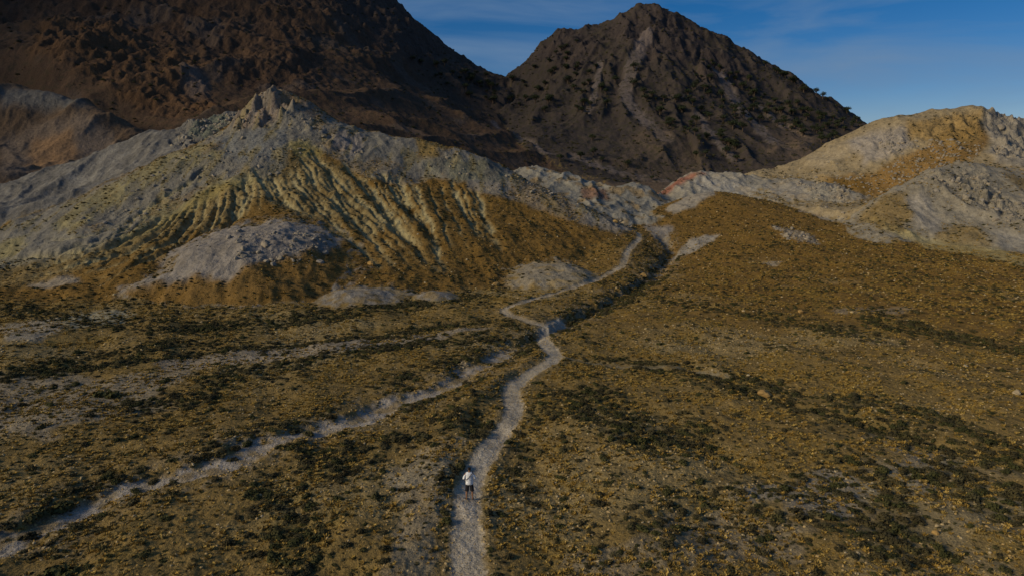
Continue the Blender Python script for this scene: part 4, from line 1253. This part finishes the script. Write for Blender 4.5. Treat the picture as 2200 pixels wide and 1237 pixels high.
# ------------------------------------------------------------------ the walker
def simple(name, col, rough=.85, noise=None):
    m = rnd_material(name, [col, col], rough, noise)
    return m
M_SKIN = simple('skin', (.27, .14, .08), .6)
M_SHIRT = simple('white_cotton', (.74, .75, .78), .9, 14.0)
M_SHORT = simple('black_cotton', (.018, .018, .022), .9, 10.0)
M_HAIR = simple('dark_hair', (.018, .013, .010), .7, 30.0)
M_SHOE = simple('dark_shoe', (.06, .045, .035), .8)
M_STRAP = simple('brown_strap', (.10, .07, .05), .8)

def skin_mesh(name, nodes, edges, root, mat, sub=2):
    """nodes: name -> (x,y,z,radius); grows one continuous surface round the edges"""
    names = list(nodes)
    bm = bmesh.new()
    lay = bm.verts.layers.skin.verify()
    vs = {}
    for n in names:
        v = bm.verts.new(nodes[n][:3]); r = nodes[n][3]
        v[lay].radius = r if isinstance(r, tuple) else (r, r)
        v[lay].use_root = (n == root)
        vs[n] = v
    for a, b in edges: bm.edges.new((vs[a], vs[b]))
    me = bpy.data.meshes.new(name)
    bm.to_mesh(me); bm.free()
    o = bpy.data.objects.new(name, me); COL.objects.link(o)
    sk = o.modifiers.new('skin', 'SKIN'); sk.use_smooth_shade = True; sk.branch_smoothing = .6
    sd = o.modifiers.new('subd', 'SUBSURF'); sd.levels = sub; sd.render_levels = sub
    dg = bpy.context.evaluated_depsgraph_get()
    ev = bpy.data.meshes.new_from_object(o.evaluated_get(dg))
    bpy.data.objects.remove(o, do_unlink=True)
    ev.name = name
    ev.materials.clear(); ev.materials.append(mat)
    ev.polygons.foreach_set('use_smooth', [True] * len(ev.polygons))
    return ev

def build_person():
    e = bpy.data.objects.new('person', None); COL.objects.link(e)
    J = {'pelvis': (0, 0, .95, (.15, .10)), 'waist': (0, .0, 1.08, (.14, .095)), 'chest': (0, .0, 1.30, (.165, .105)), 'collar': (0, -.01, 1.44, (.09, .075)), 'neck': (0, .01, 1.50, .055), 'nape': (0, .015, 1.56, .056),
         'skull': (0, .03, 1.645, (.076, .092)), 'crown': (0, .02, 1.715, (.06, .07)), 'face': (0, .10, 1.625, .035), 'nose': (0, .135, 1.63, .012)}
    E = [('pelvis', 'waist'), ('waist', 'chest'), ('chest', 'collar'), ('collar', 'neck'), ('neck', 'nape'), ('nape', 'skull'), ('skull', 'crown'), ('skull', 'face'), ('face', 'nose')]
    for s, t in ((-1, 'l'), (1, 'r')):
        J.update({'ear' + t: (s * .085, .025, 1.635, .018), 'sho' + t: (s * .175, -.01, 1.41, .062), 'upp' + t: (s * .245, -.02, 1.27, .05), 'elb' + t: (s * .275, -.015, 1.12, .041), 'fore' + t: (s * .24, .13, 1.10, .039), 'wri' + t: (s * .155, .25, 1.13, .027), 'palm' + t: (s * .12, .30, 1.15, (.022, .034)),
                  'hip' + t: (s * .10, 0, .90, .098), 'thi' + t: (s * .125, .005, .70, .085), 'kne' + t: (s * .14, .01, .50, .057), 'cal' + t: (s * .145, -.015, .36, .058), 'shi' + t: (s * .15, -.01, .22, .042), 'ank' + t: (s * .15, -.01, .10, .038), 'hee' + t: (s * .15, -.02, .05, .035), 'bal' + t: (s * .165, .11, .035, .036), 'toe' + t: (s * .17, .17, .03, .03)})
        E += [('skull', 'ear' + t), ('chest', 'sho' + t), ('sho' + t, 'upp' + t), ('upp' + t, 'elb' + t), ('elb' + t, 'fore' + t), ('fore' + t, 'wri' + t), ('wri' + t, 'palm' + t),
              ('pelvis', 'hip' + t), ('hip' + t, 'thi' + t), ('thi' + t, 'kne' + t), ('kne' + t, 'cal' + t), ('cal' + t, 'shi' + t), ('shi' + t, 'ank' + t), ('ank' + t, 'hee' + t), ('hee' + t, 'bal' + t), ('bal' + t, 'toe' + t)]
        for k, (dx, dz, L_) in enumerate(((-.030, .018, .075), (-.030, .004, .085), (-.030, -.010, .078), (-.028, -.024, .062))):
            b0 = (s * .115, .315, 1.15 + dz); b1 = (s * (.115 + dx * .6), .315 + L_ * .55, 1.148 + dz); b2 = (s * (.115 + dx * 1.6), .315 + L_ * .7, 1.135 + dz)
            J.update({f'f{k}a' + t: b0 + (.0095,), f'f{k}b' + t: b1 + (.009,), f'f{k}c' + t: b2 + (.008,)})
            E += [('palm' + t, f'f{k}a' + t), (f'f{k}a' + t, f'f{k}b' + t), (f'f{k}b' + t, f'f{k}c' + t)]
        J.update({'tha' + t: (s * .105, .285, 1.18, .012), 'thb' + t: (s * .088, .315, 1.197, .010)})
        E += [('palm' + t, 'tha' + t), ('tha' + t, 'thb' + t)]
    put('body', skin_mesh('body', J, E, 'pelvis', M_SKIN), (0, 0, 0), parent=e)
    # T-shirt: lofted trunk and two sleeves
    def loft(bm, rings, n=20, cap0=False, cap1=False):
        rows = []
        for (c, rx, ry, tilt) in rings:
            ax = Vector((math.cos(tilt), 0, -math.sin(tilt)))
            rows.append([bm.verts.new(Vector(c) + ax * rx * math.cos(k * 6.2832 / n) + Vector((0, 1, 0)) * ry * math.sin(k * 6.2832 / n)) for k in range(n)])
        for a, b in zip(rows[:-1], rows[1:]):
            for k in range(n): bm.faces.new((a[k], a[(k + 1) % n], b[(k + 1) % n], b[k]))
        if cap0: bm.faces.new(rows[0][::-1])
        if cap1: bm.faces.new(rows[-1])
    def cloth(name, fill, mat):
        bm = bmesh.new(); fill(bm)
        for f in bm.faces: f.smooth = True
        for v in bm.verts:                       # slack folds
            v.co.x += .006 * math.sin(v.co.z * 47 + v.co.x * 23); v.co.y += .008 * math.sin(v.co.z * 39 + v.co.x * 31)
        me = bpy.data.meshes.new(name); bm.to_mesh(me); bm.free(); me.materials.append(mat)
        return put(name, me, (0, 0, 0), parent=e)
    def shirt(bm):
        loft(bm, [((0, -.005, z), a, b, 0) for z, a, b in ((.855, .192, .135), (.93, .190, .132), (1.02, .187, .128), (1.12, .19, .130), (1.22, .20, .138), (1.32, .212, .142), (1.40, .212, .130), (1.445, .185, .108), (1.475, .135, .088), (1.495, .088, .075))])
        for s in (-1, 1):
            loft(bm, [((s * .13, -.01, 1.425), .06, .07, s * .9), ((s * .185, -.012, 1.40), .082, .085, s * .6), ((s * .228, -.018, 1.31), .078, .080, s * .35), ((s * .252, -.02, 1.23), .076, .076, s * .28), ((s * .272, -.02, 1.155), .075, .074, s * .25)], 14, True)
    cloth('t_shirt', shirt, M_SHIRT)
    def shorts(bm):
        loft(bm, [((0, -.005, z), a, b, 0) for z, a, b in ((1.0, .168, .118), (.93, .178, .126), (.86, .187, .130), (.81, .186, .125))], 20, False, True)
        for s in (-1, 1):
            loft(bm, [((s * .092, -.003, .86), .095, .118, 0), ((s * .10, 0, .76), .096, .112, 0), ((s * .118, .002, .62), .097, .104, 0), ((s * .13, .004, .49), .098, .102, 0)], 16, True)
    cloth('shorts', shorts, M_SHORT)
    # hair cap over crown and back of the head
    H_ = {'top': (0, .005, 1.725, (.068, .078)), 'back': (0, -.025, 1.665, (.076, .06)), 'nape': (0, -.03, 1.59, (.055, .032))}
    put('hair', skin_mesh('hair', H_, [('top', 'back'), ('back', 'nape')], 'back', M_HAIR), (0, 0, 0), parent=e)
    for s in (-1, 1):
        F_ = {'heel': (s * .15, -.035, .05, .046), 'mid': (s * .157, .05, .045, .045), 'ball': (s * .166, .12, .038, .046), 'toe': (s * .172, .19, .03, .034), 'col': (s * .15, -.02, .10, .046)}
        put('shoe', skin_mesh('shoe', F_, [('col', 'heel'), ('heel', 'mid'), ('mid', 'ball'), ('ball', 'toe')], 'heel', M_SHOE), (0, 0, 0), parent=e)
    # strap across the back, over the right shoulder and round under the left arm
    bm = bmesh.new()
    ring = []
    for k in range(33):
        t = k / 32 * 2 * math.pi
        c, s_ = math.cos(t), math.sin(t)            # c: +1 right shoulder, -1 left waist
        x = .155 * c - .01; z = 1.285 + .195 * c; yb = -.158 if s_ > 0 else .150
        y = yb * abs(s_) ** .55
        x += .015 * c
        nrm = Vector((.3 * c, math.copysign(1, yb) * abs(s_), .2 * c))
        w = Vector((.55, 0, -.45)).normalized() * .015
        p = Vector((x, y, z))
        ring.append((bm.verts.new(p - w), bm.verts.new(p + w), bm.verts.new(p + w + nrm.normalized() * .006), bm.verts.new(p - w + nrm.normalized() * .006)))
    for a, b in zip(ring[:-1], ring[1:]):
        for i in range(4): bm.faces.new((a[i], a[(i + 1) % 4], b[(i + 1) % 4], b[i]))
    me = bpy.data.meshes.new('strap'); bm.to_mesh(me); bm.free(); me.materials.append(M_STRAP)
    put('strap', me, (0, 0, 0), parent=e)
    return e
person = build_person()
x, y, z = hit(1009, 1073)
person.location = (x, y, Zs(x, y) + .004)
person.rotation_euler = (0, 0, math.radians(2))
tag(person, 'person in white T-shirt and black shorts standing on the gravel path, seen from behind', 'person')
